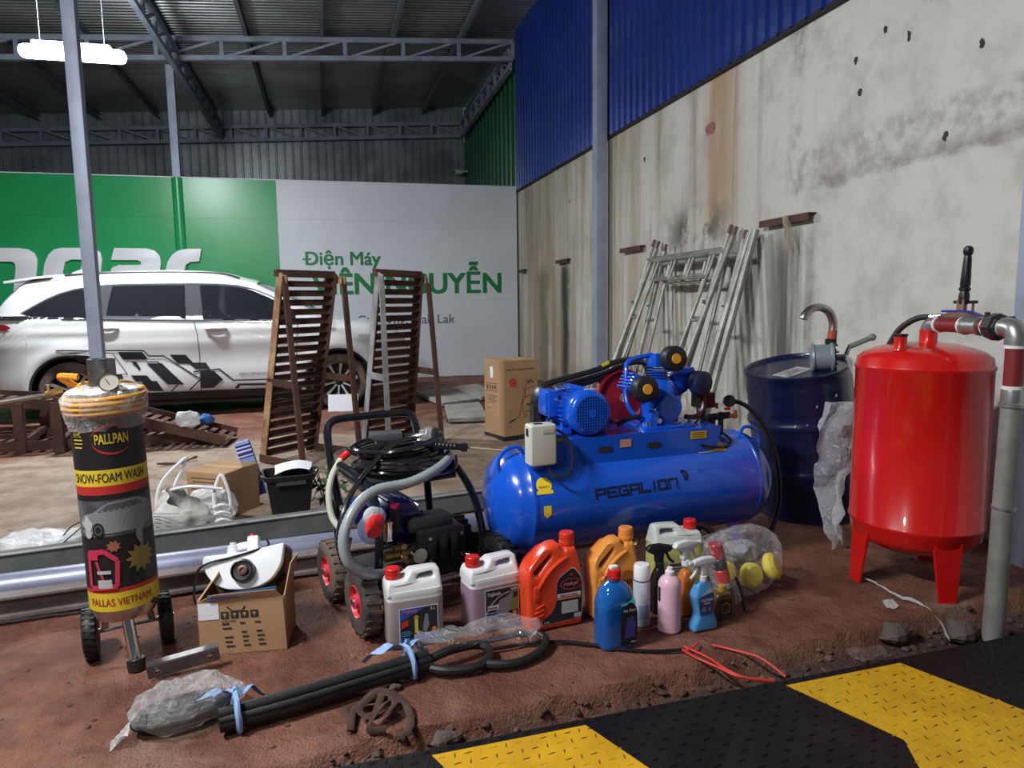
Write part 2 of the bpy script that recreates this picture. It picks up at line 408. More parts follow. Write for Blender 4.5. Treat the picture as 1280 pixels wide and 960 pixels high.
for i in range(5):
    y0 = YS+.03+i*.93
    ribbed(lambda s, t, h: V((XW+.05-h, y0+s, 2.6+t*(roof_z(XW)-2.6))), 3, .06, .25, .028).build('cladding_sheet', GREEND, wg, smooth=0, fix=False)
# roof: corrugated sheets carried by purlins that run away from the camera
ceil = tag(MB().add([(x, y, roof_z(x)+.09) for x in (-9, XW+.2) for y in (3.0, YB+.1)], [(0, 1, 3, 2)]).build('ceiling', ROOF, smooth=0), kind='structure')
for i in range(13):
    y0 = 3.2+i*1.0
    mb = MB(); n = 10; cuts = []
    for j in range(n): cuts += [(y0+j*.1, .0), (y0+j*.1+.055, .0), (y0+j*.1+.07, .03), (y0+j*.1+.085, .03)]
    cuts.append((y0+1.0, 0)); p = [(x, y, roof_z(x)+.045+h) for y, h in cuts for x in (-9, XW+.1)]
    mb.add(p, [(2*k, 2*k+1, 2*k+3, 2*k+2) for k in range(len(cuts)-1)]); mb.build('roof_sheet', ROOF, ceil, smooth=0, fix=False)
for i in range(11):
    x = 2.25-i*1.075
    mb = MB(); a, b = V((x, 3.0, roof_z(x)-.05)), V((x, YB, roof_z(x)-.05))
    mb.prism([a+V(q) for q in ((-.03, 0, -.05), (.03, 0, -.05), (.03, 0, -.04), (-.02, 0, -.04), (-.02, 0, .05), (.03, 0, .05), (.03, 0, .06), (-.03, 0, .06))], b-a)
    mb.build('purlin', PURL, ceil, smooth=0)
# roof trusses
def truss(label, a, b, h, n, dirup=Z, th=.07, flip=False):
    a, b = V(a), V(b); L = (b-a); t = thing('roof_truss', label, 'truss', a)
    MB().bar((0, 0, 0), L, th, th).build('bottom_chord', FRAMED, t, smooth=0); MB().bar((0, 0, h), L+V((0, 0, h)), th, th).build('top_chord', FRAMED, t, smooth=0)
    post = diag = None
    for i in range(n+1):
        p = L*(i/n)
        MB().bar(p, p+V((0, 0, h)), th*.8, th*.8).build('upright', FRAMED, t, smooth=0)
        if i < n:
            q = L*((i+1)/n); MB().bar(p+V((0, 0, 0 if not flip else h)), q+V((0, 0, h if not flip else 0)), .035, .035).build('diagonal', FRAMED, t, smooth=0)
    return t
truss('long grey roof truss spanning from the middle post to the blue cladding', (3.08, YS-.05, 5.10), (-6.6, YS-.05, 4.46), .265, 11, flip=True)
truss('far grey roof truss against the ribbed back wall', (3.1, YB-.2, 4.9), (-6.6, YB-.2, 4.3), .27, 14)
truss('slanting roof truss running back over the middle post', (-1.93, 5.6, 4.56), (-1.93, YB-.3, 4.62), .26, 16)
truss('roof truss running back along the dark green cladding', (3.06, YS+.05, 5.0), (3.06, YB-.3, 4.87), .27, 8)
def post(label, x, y, h, w=.1, z0=-.03, mat=FRAME):
    t = thing('steel_post', label, 'post', (x, y, z0)); MB().box((0, 0, h/2), (w, w, h)).build('shaft', mat, t, smooth=30, bevel=.008)
    MB().box((0, 0, .012), (w+.1, w+.1, .012)).build('base_plate', mat, t, smooth=0); return t
post('grey blue square post in front of the white car', -1.565, 5.5, 4.92, .085)
post('grey post rising above the green and white sign', -2.055, YS+.055, 4.72, .11)
post('grey blue post against the stained concrete wall left of the scaffold frames', XW-.125, 7.62, 5.40, .13)
post('grey blue wall post at the right edge behind the upright water pipe', XW-.125, 2.43, 5.36, .13)
# sign hoarding
sg = thing('sign_board', 'tall green and white shop sign across the back of the yard', 'sign', (0, YS, 0))
def panel(x0, x1, z0, z1, m): MB().box(((x0+x1)/2, .03, (z0+z1)/2), (x1-x0-.0015, .04, z1-z0-.0015)).build('sign_panel', m, sg, smooth=0)
for z0, z1 in ((-.08, 1.25), (1.25, 2.52), (2.52, 3.1)):
    panel(-8.0, -2.13, z0, z1, SIGNG); panel(-1.98, -.667, z0, z1, SIGNG); panel(-.667, 3.13, z0, z1, SIGNW)
MB().lathe([(.085, 0), (.085, 3.18)], (-2.055, .055, -.08), Z, 16).build('post_wrap', SIGNG, sg)
MB().bar((-8, .03, 3.105), (3.13, .03, 3.105), .06, .014).build('top_trim', SIGNW, sg, smooth=0)
def sgt(body, x0, x1, z, h, bold, m):
    mb = text(body, 1, 0, bold); fit(mb, x1-x0)
    mb.tf(Matrix.Translation((x0, .004, z)) @ XZ); mb.build('lettering', m, sg, smooth=0, fix=False)
sgt('Diện Máy', -.285, .871, 1.755, .2, .022, SIGNT); MB().bar((-.325, .003, 1.915), (-.20, .003, 1.915), .004, .026).build('lettering', SIGNT, sg, smooth=0)
sgt('VIÊN NGUYỄN', -.215, 2.85, 1.36, .34, .028, SIGNT)
sgt('Cư Pơng, Dak Lak', .47, 2.05, .83, .12, .006, SIGNK)
def letter(px):                                    # white raised letters, points read off on the sign plane
    pts = [PY(x/3.765, 300+y/3.765, YS) for x, y in px]; mb = outline([[(p.x, p.z) for p in pts]], .05, .006, 1)
    mb.tf(Matrix.Translation((0, -.016, 0)) @ XZ); mb.build('raised_letter', LETW, sg, smooth=30)
letter([(-150, 38), (90, 38), (135, 44), (165, 62), (179, 92), (178, 130), (160, 330), (60, 330), (78, 130), (74, 112), (58, 103), (-20, 103), (-50, 330), (-180, 330)])
letter([(290, 38), (420, 38), (455, 44), (476, 60), (484, 92), (480, 130), (462, 330), (370, 330), (385, 130), (392, 95), (340, 93), (310, 105), (300, 150), (292, 330), (195, 330), (205, 170), (214, 110), (232, 68), (258, 45)])
letter([(540, 38), (690, 40), (730, 50), (756, 78), (761, 112), (752, 160), (735, 330), (500, 330), (512, 170), (530, 132), (560, 118), (662, 118), (668, 106), (650, 96), (525, 95)])
letter([(880, 42), (950, 42), (940, 102), (898, 105), (878, 118), (868, 150), (850, 330), (760, 330), (780, 150), (790, 105), (812, 70), (840, 50)])
# ================================================================ the car
CARW = M('white_car_paint', (.60, .61, .61), .25, 0, coat=.5)
GLASS = M('dark_tinted_glass', (.012, .014, .018), .06, 0, coat=.5)
PILL = M('gloss_black_pillar', (.06, .065, .07), .18, coat=.4)
ALLOY = M('alloy_rim', (.62, .62, .60), .3, .8)
CYC, RWX = 9.21, -2.66
def lerp_tab(t, u):
    for (a, p), (b, q) in zip(t, t[1:]):
        if u <= b:
            k = max(0, (u-a)/(b-a)); k = k*k*(3-2*k)*.35+k*.65; return p+(q-p)*k
    return t[-1][1]
TOP = [(-.86, .80), (-.83, 1.0), (-.74, 1.17), (-.55, 1.37), (-.42, 1.49), (-.2, 1.53), (.3, 1.565), (.95, 1.585), (1.5, 1.56), (1.85, 1.47), (2.15, 1.34), (2.75, 1.02), (3.1, .98), (3.45, .89), (3.60, .75), (3.66, .55)]
def ztop(u): return lerp_tab(TOP, u)
def zbot(u):
    zb = .215 if -.6 < u < 3.3 else .25
    for c in (0, 2.77):
        d = abs(u-c)
        if d < .375: zb = max(zb, .33+sqrt(.375**2-d*d))
    return min(zb, ztop(u)-.05)
def yside(u, z):
    W = .862
    if u < -.35: W -= .20*((-.35-u)/.5)**2
    if u > 2.75: W -= .30*((u-2.75)/.9)**2
    belt = 1.075-.01*(u-2)
    y = W-.02*((z-.72)/.45)**2 if z < belt else W-.02*((belt-.72)/.45)**2-.018-(z-belt)*.30
    y += .014*exp(-((z-.955)/.03)**2)+.010*exp(-((z-.83)/.05)**2)-.018*exp(-((z-.60-.02*u)/.12)**2)*(1 if .5 < u < 2.3 else .4)
    for c in (0, 2.77):
        r = sqrt((u-c)**2+(z-.33)**2); y += .03*exp(-((r-.42)/.075)**2)
    if z < .32: y -= (.32-z)*.25
    zt = ztop(u)
    if z > zt-.09 and u < 2.75: y -= .10*((z-zt+.09)/.09)**2
    if u > 2.75 and z > zt-.12: y -= .12*((z-zt+.12)/.12)**2
    return y
car = thing('car', 'white family van with black geometric side decals parked before the sign', 'car', (RWX, CYC, 0))
us = sorted(set([-.86+i*.0502 for i in range(91)]+[c+s*.375*sin(a*pi/24) for c in (0, 2.77) for s in (-1, 1) for a in range(13)]+[c+s*.3751 for c in (0, 2.77) for s in (-1, 1)]))
NR = 30
b = MB()
for sgn in (-1, 1):
    b.add([(u, sgn*yside(u, zb+(ztop(u)-zb)*j/NR), zb+(ztop(u)-zb)*j/NR) for u in us for zb in [zbot(u)] for j in range(NR+1)],
          [(i*(NR+1)+j, (i+1)*(NR+1)+j, (i+1)*(NR+1)+j+1, i*(NR+1)+j+1) for i in range(len(us)-1) for j in range(NR)])
def strip(u0, u1, dz=0):
    q = [u for u in us if u0 <= u <= u1]; nn = 8
    return MB().add([(u, -yside(u, ztop(u))*(1-2*k/nn), ztop(u)+dz+.05*(1-(1-2*k/nn)**2)) for u in q for k in range(nn+1)],
                    [(i*(nn+1)+k, (i+1)*(nn+1)+k, (i+1)*(nn+1)+k+1, i*(nn+1)+k+1) for i in range(len(q)-1) for k in range(nn)])
b.merge(strip(-9, 9))
for u in (us[0], us[-1]):                          # tail and nose
    zs = [zbot(u)+(ztop(u)-zbot(u))*j/NR for j in range(NR+1)]
    b.add([(u, s*yside(u, z), z) for z in zs for s in (-1, 1)], [(2*j, 2*j+1, 2*j+3, 2*j+2) for j in range(NR)])
b.build('body', CARW, car, smooth=38)
strip(1.9, 2.72, .004).build('windshield', GLASS, car); strip(-.72, -.44, .004).build('rear_window', GLASS, car)
MB().box((1.35, 0, .56), (4.2, 1.1, .66)).box((1.35, 0, .21), (3.9, 1.45, .16)).build('underbody', BLKM, car, smooth=0)  # underbody; its low black box stands in for the shade below the car
for c in (0, 2.77):
    MB().lathe([(.385, -.80), (.385, .80)], (c, 0, .33), V((0, 1, 0)), 32).build('arch_liner', BLKM, car)
def wheel(c, s):
    o = V((c, s*.735, .322)); dy = V((0, s, 0))
    t = MB().lathe([(.215, -.09), (.235, -.10), (.295, -.105), (.318, -.085), (.322, -.04), (.322, .04), (.318, .085), (.295, .105), (.235, .10), (.215, .09)], o, dy, 40).build('tyre', TYRE, car)
    r = MB().lathe([(.222, .095), (.228, .104), (.217, .108), (.205, .09), (.2, .0), (.06, -.01)], o, dy, 40)
    r.build('rim', M('dark_rim', (.03, .03, .032), .35, .6), t)
    for k in range(10):
        a = 2*pi*k/10+.2; e = V((cos(a), 0, sin(a))); q = V((-sin(a), 0, cos(a)))
        MB().loft([[o+e*rr+q*(wd*i)+dy*h for i, h in ((-1, hh-.02), (1, hh-.02), (.7, hh), (-.7, hh))] for rr, wd, hh in ((.045, .016, .075), (.12, .012, .085), (.212, .024, .1))]).build('spoke', ALLOY, t)
    MB().lathe([(.0, .082), (.03, .08), (.045, .07), (.05, .05)], o, dy, 16).build('hub_cap', BLK, t)
for c in (0, 2.77):
    for s in (-1, 1): wheel(c, s)
def on_car(pts, off=.004, zoom=True, cuts=3):      # a sheet laid on the near side of the body
    q = []
    for x, y in pts:
        p = PY(x/3.765, 300+y/3.765, 8.352) if zoom else PY(x, y, 8.352); q.append((p.x-RWX, p.z))
    return sheet(q, off, cuts)
def sheet(q, off, cuts=3):
    bm = bmesh.new(); f = bm.faces.new([bm.verts.new((u, 0, z)) for u, z in q]); bmesh.ops.triangulate(bm, faces=[f])
    for _ in range(cuts):
        bmesh.ops.subdivide_edges(bm, edges=[e for e in bm.edges if e.calc_length() > .10], cuts=1); bmesh.ops.triangulate(bm, faces=bm.faces[:])
    bm.verts.index_update(); mb = MB(); mb.add([(v.co.x, -yside(v.co.x, v.co.z)-off, v.co.z) for v in bm.verts], [tuple(v.index for v in f.verts) for f in bm.faces]); bm.free(); return mb
DLO = [(84, 346), (140, 312), (200, 277), (260, 250), (330, 229), (430, 213), (520, 206), (640, 203), (760, 202), (900, 201), (1010, 203), (1110, 210), (1190, 228), (1275, 262), (1340, 300), (1400, 345), (1420, 378), (1275, 380), (900, 377), (640, 375), (400, 372), (250, 369), (130, 362)]
on_car(DLO, .003, cuts=4).build('window_surround', PILL, car)
for pts in ([(100, 346), (150, 314), (205, 284), (262, 257), (332, 236), (405, 224), (418, 366), (250, 362), (136, 356)],
            [(512, 216), (640, 212), (760, 211), (858, 211), (872, 369), (640, 368), (494, 366), (500, 300)],
            [(930, 210), (1010, 212), (1105, 219), (1180, 236), (1262, 270), (1330, 308), (1385, 350), (1395, 371), (1275, 373), (955, 371)]):
    on_car(pts, .007, cuts=4).build('side_window', GLASS, car)
on_car([(130, 364), (900, 379), (1420, 382), (1420, 388), (900, 385), (125, 371)], .006).build('window_trim', CHROME, car)
DEC = [[(348, 542), (470, 546), (500, 575), (372, 575)], [(455, 560), (515, 560), (550, 620), (500, 620)], [(555, 527), (670, 527), (695, 563), (577, 563)],
       [(688, 580), (760, 580), (868, 680), (790, 680)], [(616, 637), (690, 637), (715, 664), (738, 664), (770, 711), (700, 711), (665, 666), (640, 666)],
       [(798, 540), (872, 540), (908, 577), (968, 577), (990, 607), (920, 607), (892, 583), (835, 581)], [(945, 615), (1005, 615), (1050, 655), (1005, 696), (945, 698), (968, 655)],
       [(616, 573), (640, 573), (662, 606), (655, 613)], [(532, 632), (574, 632), (582, 655), (548, 690), (536, 682)], [(1103, 697), (1122, 676), (1260, 674), (1260, 683), (1130, 685), (1120, 699)]]
for d in DEC: on_car(d, .006).build('side_decal', M('decal_black', (.018, .018, .024), .3), car, smooth=60)
def stripe(pts, w=5):
    mb = MB()
    for (x0, y0), (x1, y1) in zip(pts, pts[1:]):
        L = sqrt((x1-x0)**2+(y1-y0)**2); nx, ny = -(y1-y0)/L*w/2, (x1-x0)/L*w/2; ex, ey = (x1-x0)/L*w*.3, (y1-y0)/L*w*.3
        mb.merge(on_car([(x0-ex+nx, y0-ey+ny), (x1+ex+nx, y1+ey+ny), (x1+ex-nx, y1+ey-ny), (x0-ex-nx, y0-ey-ny)], .0065))
    mb.build('side_decal_line', MATS['decal_black'], car, smooth=60)
stripe([(270, 520), (545, 520), (675, 521), (700, 546), (768, 546), (945, 655), (893, 706)], 6); stripe([(690, 574), (742, 574), (842, 676), (806, 712)], 5)
stripe([(330, 532), (530, 532), (600, 632), (480, 632)], 3); stripe([(912, 620), (1032, 607), (1100, 660), (1330, 655)], 6)
mb = text('PERFORMANCE', 1, 0, 0, .3); p0 = PY(299, 470, 8.35); fit(mb, .32, .036)
mb.fn(lambda p: (p0.x-RWX+p.x, -yside(p0.x-RWX+p.x, p0.z+p.y)-.008, p0.z+p.y)); mb.build('side_lettering', M('decal_dark_red', (.10, .02, .02), .4), car, smooth=0, fix=False)
for hx in (506, 1016):                             # door handles
    p = PY(hx/3.765, 300+417/3.765, 8.35); u, z = p.x-RWX, p.z; y = -yside(u, z)
    MB().sphere((u, y, z), 1, 14, 8, (.105, .012, .034)).build('handle_cup', CARW, car)
    MB().tube(smooth_path([(u-.11, y-.008, z), (u-.05, y-.035, z+.004), (u+.05, y-.035, z+.004), (u+.11, y-.008, z)]), .015, 8, flat=1.2).build('door_handle', CARW, car)
on_car([(915, 380), (935, 380), (922, 374)], .003)
SEAM = M('door_gap', (.06, .06, .062), .8)
for pts in ([(912, 382), (930, 450), (938, 540), (945, 712)], [(455, 376), (462, 470), (440, 540)], [(1400, 384), (1395, 560), (1370, 720)]): 
    mb = MB()
    for (x0, y0), (x1, y1) in zip(pts, pts[1:]): mb.merge(on_car([(x0-1.6, y0), (x1-1.6, y1), (x1+1.6, y1), (x0+1.6, y0)], .0035))
    mb.build('door_gap', SEAM, car, smooth=60)
on_car([(620, 722), (1400, 706), (1400, 716), (620, 732)], .012).build('sill_strip', CHROME, car, smooth=60)
sheet([(.42, .20), (2.36, .20), (2.34, .285), (.44, .285)], .016).build('sill_cladding', BLKM, car, smooth=60)
for c in (0, 2.77):                                # dark arch lips
    MB().add([(c+r*cos(a), -yside(c+r*cos(a), .33+r*sin(a))-.004, .33+r*sin(a)) for a in [rad(-15+i*210/30) for i in range(31)] for r in (.36, .385)], [(2*i, 2*i+1, 2*i+3, 2*i+2) for i in range(30)]).build('arch_lip', BLKM, car)
u = -.50
MB().loft([sup(uu, 0, 0, 0, 0, 4) if 0 else [V((uu, y, zz+dz)) for y, dz in ((-hw, -.01), (-hw, .015), (0, .06), (hw, .015), (hw, -.01), (0, .02))] for uu, zz, hw in ((-.60, 1.485, .66), (-.50, 1.50, .675), (-.3, 1.53, .70), (-.15, 1.545, .69))]).build('spoiler', CARW, car)
MB().loft([[V((-.15+i*.10, -.02*k, 1.60)), V((-.15+i*.10, .02*k, 1.60)), V((-.15+i*.1, 0, 1.60+.055*h))] for i, k, h in ((0, .4, .3), (1, 1, 1), (2, .7, .6), (3, .2, .1))]).build('roof_fin', CARW, car)
for s in (-1, 1):
    MB().tube(smooth_path([(u, s*(yside(u, ztop(u))-.02), ztop(u)+.022) for u in (-.05, .3, .7, 1.1, 1.5, 1.72)]), .014, 6).build('roof_rail', BLK, car)
MB().merge(sheet([(-.855, .985), (-.56, .985), (-.50, 1.015), (-.56, 1.05), (-.85, 1.06)], .012)).build('tail_lamp', M('tail_lamp_red', (.22, .012, .015), .2, coat=.5), car)
MB().merge(sheet([(-.84, 1.10), (-.70, 1.135), (-.36, 1.135), (-.30, 1.11), (-.42, 1.095)], .012)).build('rear_trim', BLK, car)
MB().merge(sheet([(3.05, .78), (3.5, .70), (3.52, .80), (3.3, .88), (3.0, .86)], .008)).build('head_lamp', M('lamp_lens', (.5, .52, .55), .08), car)

# ================================================================ standing and lying wheel ramps
def make_ramp(label, mat, edge, RL, RR, SL, TL, TR, nsl=20, strut=None):
    """a slatted ramp panel stood on its end: rails, slats, and the hinged prop frame that fans out at the foot"""
    o = V(RL); t = thing('wheel_ramp', label, 'ramp', o, 0, 'slatted steel wheel ramps')
    RL, RR, SL, TL, TR = [V(q)-o for q in (RL, RR, SL, TL, TR)]; SR = SL+RR-RL; ac_ = (TR-TL).normalized(); fw_ = (SL-RL).normalized()
    for i, (a, b) in enumerate(((RL, TL), (RR, TR))):
        m = edge if i == 0 else mat
        MB().bar(a+fw_*.03, b+fw_*.03, .008, .07, fw_).build('rail', m, t, smooth=0); MB().bar(a+ac_*(.03 if i == 0 else -.03), b+ac_*(.03 if i == 0 else -.03), .06, .008, fw_).build('rail_flange', mat, t, smooth=0)
    for k in range(nsl):
        f = (k+.6)/nsl; a, b = RL+(TL-RL)*f, RR+(TR-RR)*f; dr = (b-a).normalized()
        up = (TL-RL).normalized(); MB().angle(a+dr*.02, b-dr*.02, .045, .006, up, 1).build('slat', mat, t, smooth=0)
    sm = strut or mat; hd = .085
    for i, (q, tp, rl) in enumerate(((SL, TL, RL), (SR, TR, RR))):
        e = tp+fw_*hd+ac_*(0.0 if i == 0 else .05)-Z*.03; q = q+ac_*(0 if i == 0 else .06)
        MB().bar(q, e, .045, .006, fw_).build('prop', sm if i == 0 else mat, t, smooth=0); MB().bar(q+fw_*-.02, e+fw_*-.02, .006, .045, fw_).build('prop_flange', sm if i == 0 else mat, t, smooth=0)
        MB().bar(tp-Z*.045, e-Z*.02+fw_*.02, .01, .06).build('hinge_plate', RUSTO if edge is RUSTO else sm, t, smooth=0)
        MB().bar(rl+Z*.03, q+Z*.03, .008, .06).build('foot_bar', mat, t, smooth=0)
        a, b = rl+(tp-rl)*.43, q+(e-q)*.43; MB().bar(a, b, .008, .055).build('tie_bar', sm if i == 0 else mat, t, smooth=0)
    MB().bar(TL-ac_*.02, TR+ac_*.02, .04, .05).build('top_bar', mat, t, smooth=0); return t
make_ramp('rust brown slatted ramp stood on end before the car, lamplit rust on its left edge', RUST, RUSTO, (-.554, 5.732, 0), (-.169, 6.077, 0), (-.211, 5.319, 0), (-.349, 5.707, 1.46), (.056, 6.048, 1.46))
make_ramp('dark slatted ramp with bare grey front members stood on end behind the pressure washer', RUST, STEELO, (.238, 6.01, 0), (.678, 6.306, 0), (.438, 5.60, 0), (.40, 5.85, 1.47), (.80, 6.25, 1.466), strut=STEELO)
def lying(label, a, b, wdt, nsl, leg=None, mat=RUST, far=1.0):
    a, b = V(a), V(b); t = thing('wheel_ramp', label, 'ramp', (a.x, a.y, 0), 0, 'slatted steel wheel ramps'); o = V((a.x, a.y, 0))
    a, b = a-o, b-o; d = (b-a).normalized(); sd = V((.12, 1, 0)).normalized()*wdt
    for s in (V((0, 0, 0)), sd): MB().bar(a+s, b+s, .012, .085).build('rail', mat, t, smooth=0)
    for k in range(nsl):
        p = a+(b-a)*((k+.5)/nsl); MB().angle(p+V((0, 0, .0)), p+sd, .045, .006, d, 1).build('slat', mat, t, smooth=0)
    if leg:
        for s in (V((0, 0, 0)), sd):
            for f in leg:
                p = a+(b-a)*f+s; MB().bar((p.x, p.y, .005), p, .075, .06, V((0, 1, 0))).build('prop', mat, t, smooth=0)
        p = a+(b-a)*leg[0]; MB().bar(V((p.x, p.y, .08)), V((p.x, p.y, .16))+sd, .05, .05).build('foot_bar', mat, t, smooth=0)
    return t
lying('rust brown slatted ramp lying at a slope before the sill of the car', (-2.25, 6.62, .44), (-.90, 6.45, .05), .42, 17, (.02,))
lying('slatted ramp on two short legs at the left edge before the rear wheel', (-4.1, 6.5, .62), (-2.30, 6.72, .40), .42, 18, (.87,))
lying('rust brown slatted ramp lying flat on the ground beneath the sloping one', (-3.9, 6.75, .06), (-1.05, 6.66, .06), .42, 30)
lying('second flat slatted ramp lying behind, near the left edge', (-4.4, 7.25, .07), (-2.0, 7.2, .07), .3, 20)
# ================================================================ boxes and litter in the middle ground
def print_on(parent, mb, o, ux, mat, name='print'):   # flat print: mb in x/y laid on an upright face with lower left corner o and direction ux
    ux = V(ux).normalized(); n = ux.cross(Z)
    mb.fn(lambda p: V(o)+ux*p.x+Z*p.y+n*.0015); return mb.build(name, mat, parent, smooth=0, fix=False)
def rect(x, y, w, h): return MB().face([(x, y, 0), (x+w, y, 0), (x+w, y+h, 0), (x, y+h, 0)])
def ring2(cx, cy, r, w, n=20): return MB().lathe([(r-w, 0), (r, 0)], (cx, cy, 0), Z, n)
def line2(pts, w): 
    mb = MB()
    for a, b in zip(pts, pts[1:]):
        L = sqrt((b[0]-a[0])**2+(b[1]-a[1])**2) or 1; nx, ny = -(b[1]-a[1])/L*w/2, (b[0]-a[0])/L*w/2
        mb.face([(a[0]+nx, a[1]+ny, 0), (b[0]+nx, b[1]+ny, 0), (b[0]-nx, b[1]-ny, 0), (a[0]-nx, a[1]-ny, 0)])
    return mb
def carton(label, corner, ang, w, d, h, seam=True, base=False, open_=False):
    """corner: the near bottom corner; w along the right-hand face, d along the left-hand face"""
    t = thing('cardboard_box', label, 'box', (corner[0], corner[1], ground_z(*corner[:2])), ang)
    MB().box((w/2, d/2, h/2), (w, d, h)).build('carton', CARD, t, smooth=30, bevel=.004, bseg=1)
    if seam:
        MB().box((w/2, d/2, h+.0012), (.055, d, .002)).build('tape', CARD2, t, smooth=0)
        MB().box((w/2, d/2, h+.0004), (.004, d, .002)).build('flap_gap', INK, t, smooth=0)
    return t
# tall box by the compressor
p = G(631, 551); t = carton('tall printed cardboard box standing by the concrete wall', p, rad(18), .36, .34, .71)
MB().box((.18, .17, .018), (.37, .35, .045)).build('pallet_base', BLKM, t, smooth=0)
o = (0, 0, 0)
print_on(t, fit(text('Wet & Dry Vacuum Cleaner', 1, 0, .01), .30), (.025, 0, .615), (1, 0, 0), INK)
print_on(t, MB().lathe([(0, 0), (.034, 0), (.042, 0)], (.095, .515, 0), Z, 9), (0, 0, 0), (1, 0, 0), M('red_ink', (.45, .06, .03), .8))
print_on(t, line2([(.275, .50), (.24, .53), (.20, .40), (.16, .22), (.10, .175), (.07, .18)], .006), (0, 0, 0), (1, 0, 0), INK)
mb = line2([(.22, .45), (.31, .47), (.33, .45), (.33, .40), (.22, .38), (.22, .45)], .006).merge(line2([(.22, .38), (.19, .32), (.20, .25), (.33, .25), (.345, .3), (.33, .39)], .006)).merge(ring2(.22, .215, .018, .006)).merge(ring2(.31, .21, .018, .006)).merge(line2([(.25, .50), (.28, .53), (.31, .50)], .014)).merge(rect(.235, .30, .07, .02)).merge(line2([(.05, .16), (.11, .19)], .016))
print_on(t, mb, (0, 0, 0), (1, 0, 0), INK)
dl = (0, -1, 0)
print_on(t, rect(.11, .55, .05, .10), (0, .34, 0), dl, PAPER, 'paper_label')
mb = line2([(.04, .43), (.22, .43), (.22, .50), (.04, .50), (.04, .43)], .005)
for i in range(4): mb.merge(rect(.055+i*.042, .445, .022, .04))
for i in range(4): mb.merge(rect(.05, .385-i*.02, .17-.03*(i % 2), .006))
mb.merge(rect(.05, .27, .06, .006)); print_on(t, mb, (0, .34, 0), dl, INK)
# small box left of the black crate
p = G(284, 649); t = carton('small brown cardboard box with lines of print, left of the black crate', p, rad(58), .30, .27, .275)
mb = MB()
for i in range(10): mb.merge(rect(.035+.012*(i % 3), .235-i*.022, .18-.05*((i*7) % 3)/2, .006))
print_on(t, mb, (0, .27, 0), dl, INK)
# long blue striped box leaning on it
a, b_ = PY(325, 617, 4.55), PY(302, 552, 4.50)
t = thing('striped_box', 'long narrow blue box with white stripes leaning beside the small cardboard box', 'box', a); d = b_-a; L = d.length; dn, sd, up = frame(d, V((0, 1, 0)))
Rm = Matrix((sd, up, dn)).transposed().to_3x3(); B_ = lambda z0, z1, k=1.0: MB().box(dn*(z0+z1)/2*L, (.085*k, .05*k, (z1-z0)*L), Rm)
B_(0, 1).build('carton', M('blue_print', (.022, .05, .32), .45), t, smooth=0, bevel=.002)
for z0, z1, m in ((.97, .985, PAPER), (.90, .925, PAPER), (.83, .86, PAPER), (.75, .77, PAPER), (.60, .72, M('pale_blue_print', (.25, .35, .62), .5)), (.25, .29, MATS['pale_blue_print'])): B_(z0, z1, 1.02).build('white_stripe', m, t, smooth=0)
MB().box(dn*.27*L-sd*.043, (.002, .045, .5*L), Rm).build('side_panel', M('pale_blue_side', (.35, .42, .58), .5), t, smooth=0)
# black crate
p = G(362, 653); t = thing('plastic_crate', 'black plastic crate with a flared rim left of the pressure washer', 'crate', (p.x, p.y+.14, 0), rad(8))
n = 24
mb = MB().loft([sup(0, 0, z, hx, hy, n, 7) for z, hx, hy in ((0.002, .10, .09), (.20, .125, .115), (.235, .13, .12), (.235, .142, .132), (.262, .145, .135), (.262, .135, .125), (.20, .118, .108), (.02, .095, .085))]); mb.build('tub', M('crate_black', (.008, .008, .009), .55), t)
for s in (-1, 1): MB().tube(smooth_path([(s*.14, -.05, .25), (s*.16, -.03, .262), (s*.16, .03, .262), (s*.14, .05, .25)]), .008, 6).build('grip', BLK, t)
MB().bar((-.08, -.136, .222), (.08, -.136, .222), .006, .02).build('front_grip', M('black_worn', (.05, .05, .052), .5), t, smooth=0)
p = G(345, 600, .25)
tag(crumple(MB().grid(lambda u, v: V((p.x-.02+u*.2, p.y+v*.14+.1, .262+.02*sin(u*3)+.02*v)), 6, 4), .015, 8).build('paper_sheet', PAPER, smooth=60), 'white crumpled sheet of paper lying on top of the black crate', 'paper')
# green leafy plant / sack behind the cart
p = G(408, 645); t = thing('green_plant', 'dark green leafy plant between the black crate and the pressure washer', 'plant', (p.x, p.y+.18, 0))
LEAF = M('leaf_green', (.035, .085, .035), .5, 0, (.06, .12, .055), 20); random.seed(3)
for i in range(46):
    a = random.random()*2*pi; r = random.random()*.13; h = .03+random.random()*.24; c = V((cos(a)*r, sin(a)*r, h)); e = V((cos(a+random.uniform(-.8, .8)), sin(a), random.uniform(-.4, .6))).normalized()
    _, sd, up = frame(e); l, wd = random.uniform(.06, .10), random.uniform(.022, .034)
    MB().add([c, c+e*l*.4+sd*wd+up*.008, c+e*l*.4, c+e*l*.4-sd*wd+up*.008, c+e*l*.75+sd*wd*.6-up*.004, c+e*l*.75-up*.008, c+e*l*.75-sd*wd*.6-up*.004, c+e*l-up*.02], [(0, 1, 2), (0, 2, 3), (1, 4, 5, 2), (2, 5, 6, 3), (4, 7, 5), (5, 7, 6)]).build('leaf', LEAF, t, smooth=60, fix=False)
mb = MB()
for i in range(9):
    a = i*.7; mb.tube(smooth_path([(0, 0, 0), (cos(a)*.04, sin(a)*.04, .12), (cos(a)*.10, sin(a)*.10, .24)]), .003, 5)
mb.build('stem', LEAF, t)
# paper behind ramps
p = G(430, 516); tag(MB().box((0, 0, 0), (.34, .006, .2)).build('white_sheet', PAPER, smooth=0, loc=(p.x, p.y+.2, .085)), 'white card standing on the red soil behind the rust brown ramp', 'card'); 
bpy.data.objects['white_sheet'].rotation_euler = (rad(-14), 0, rad(-8))
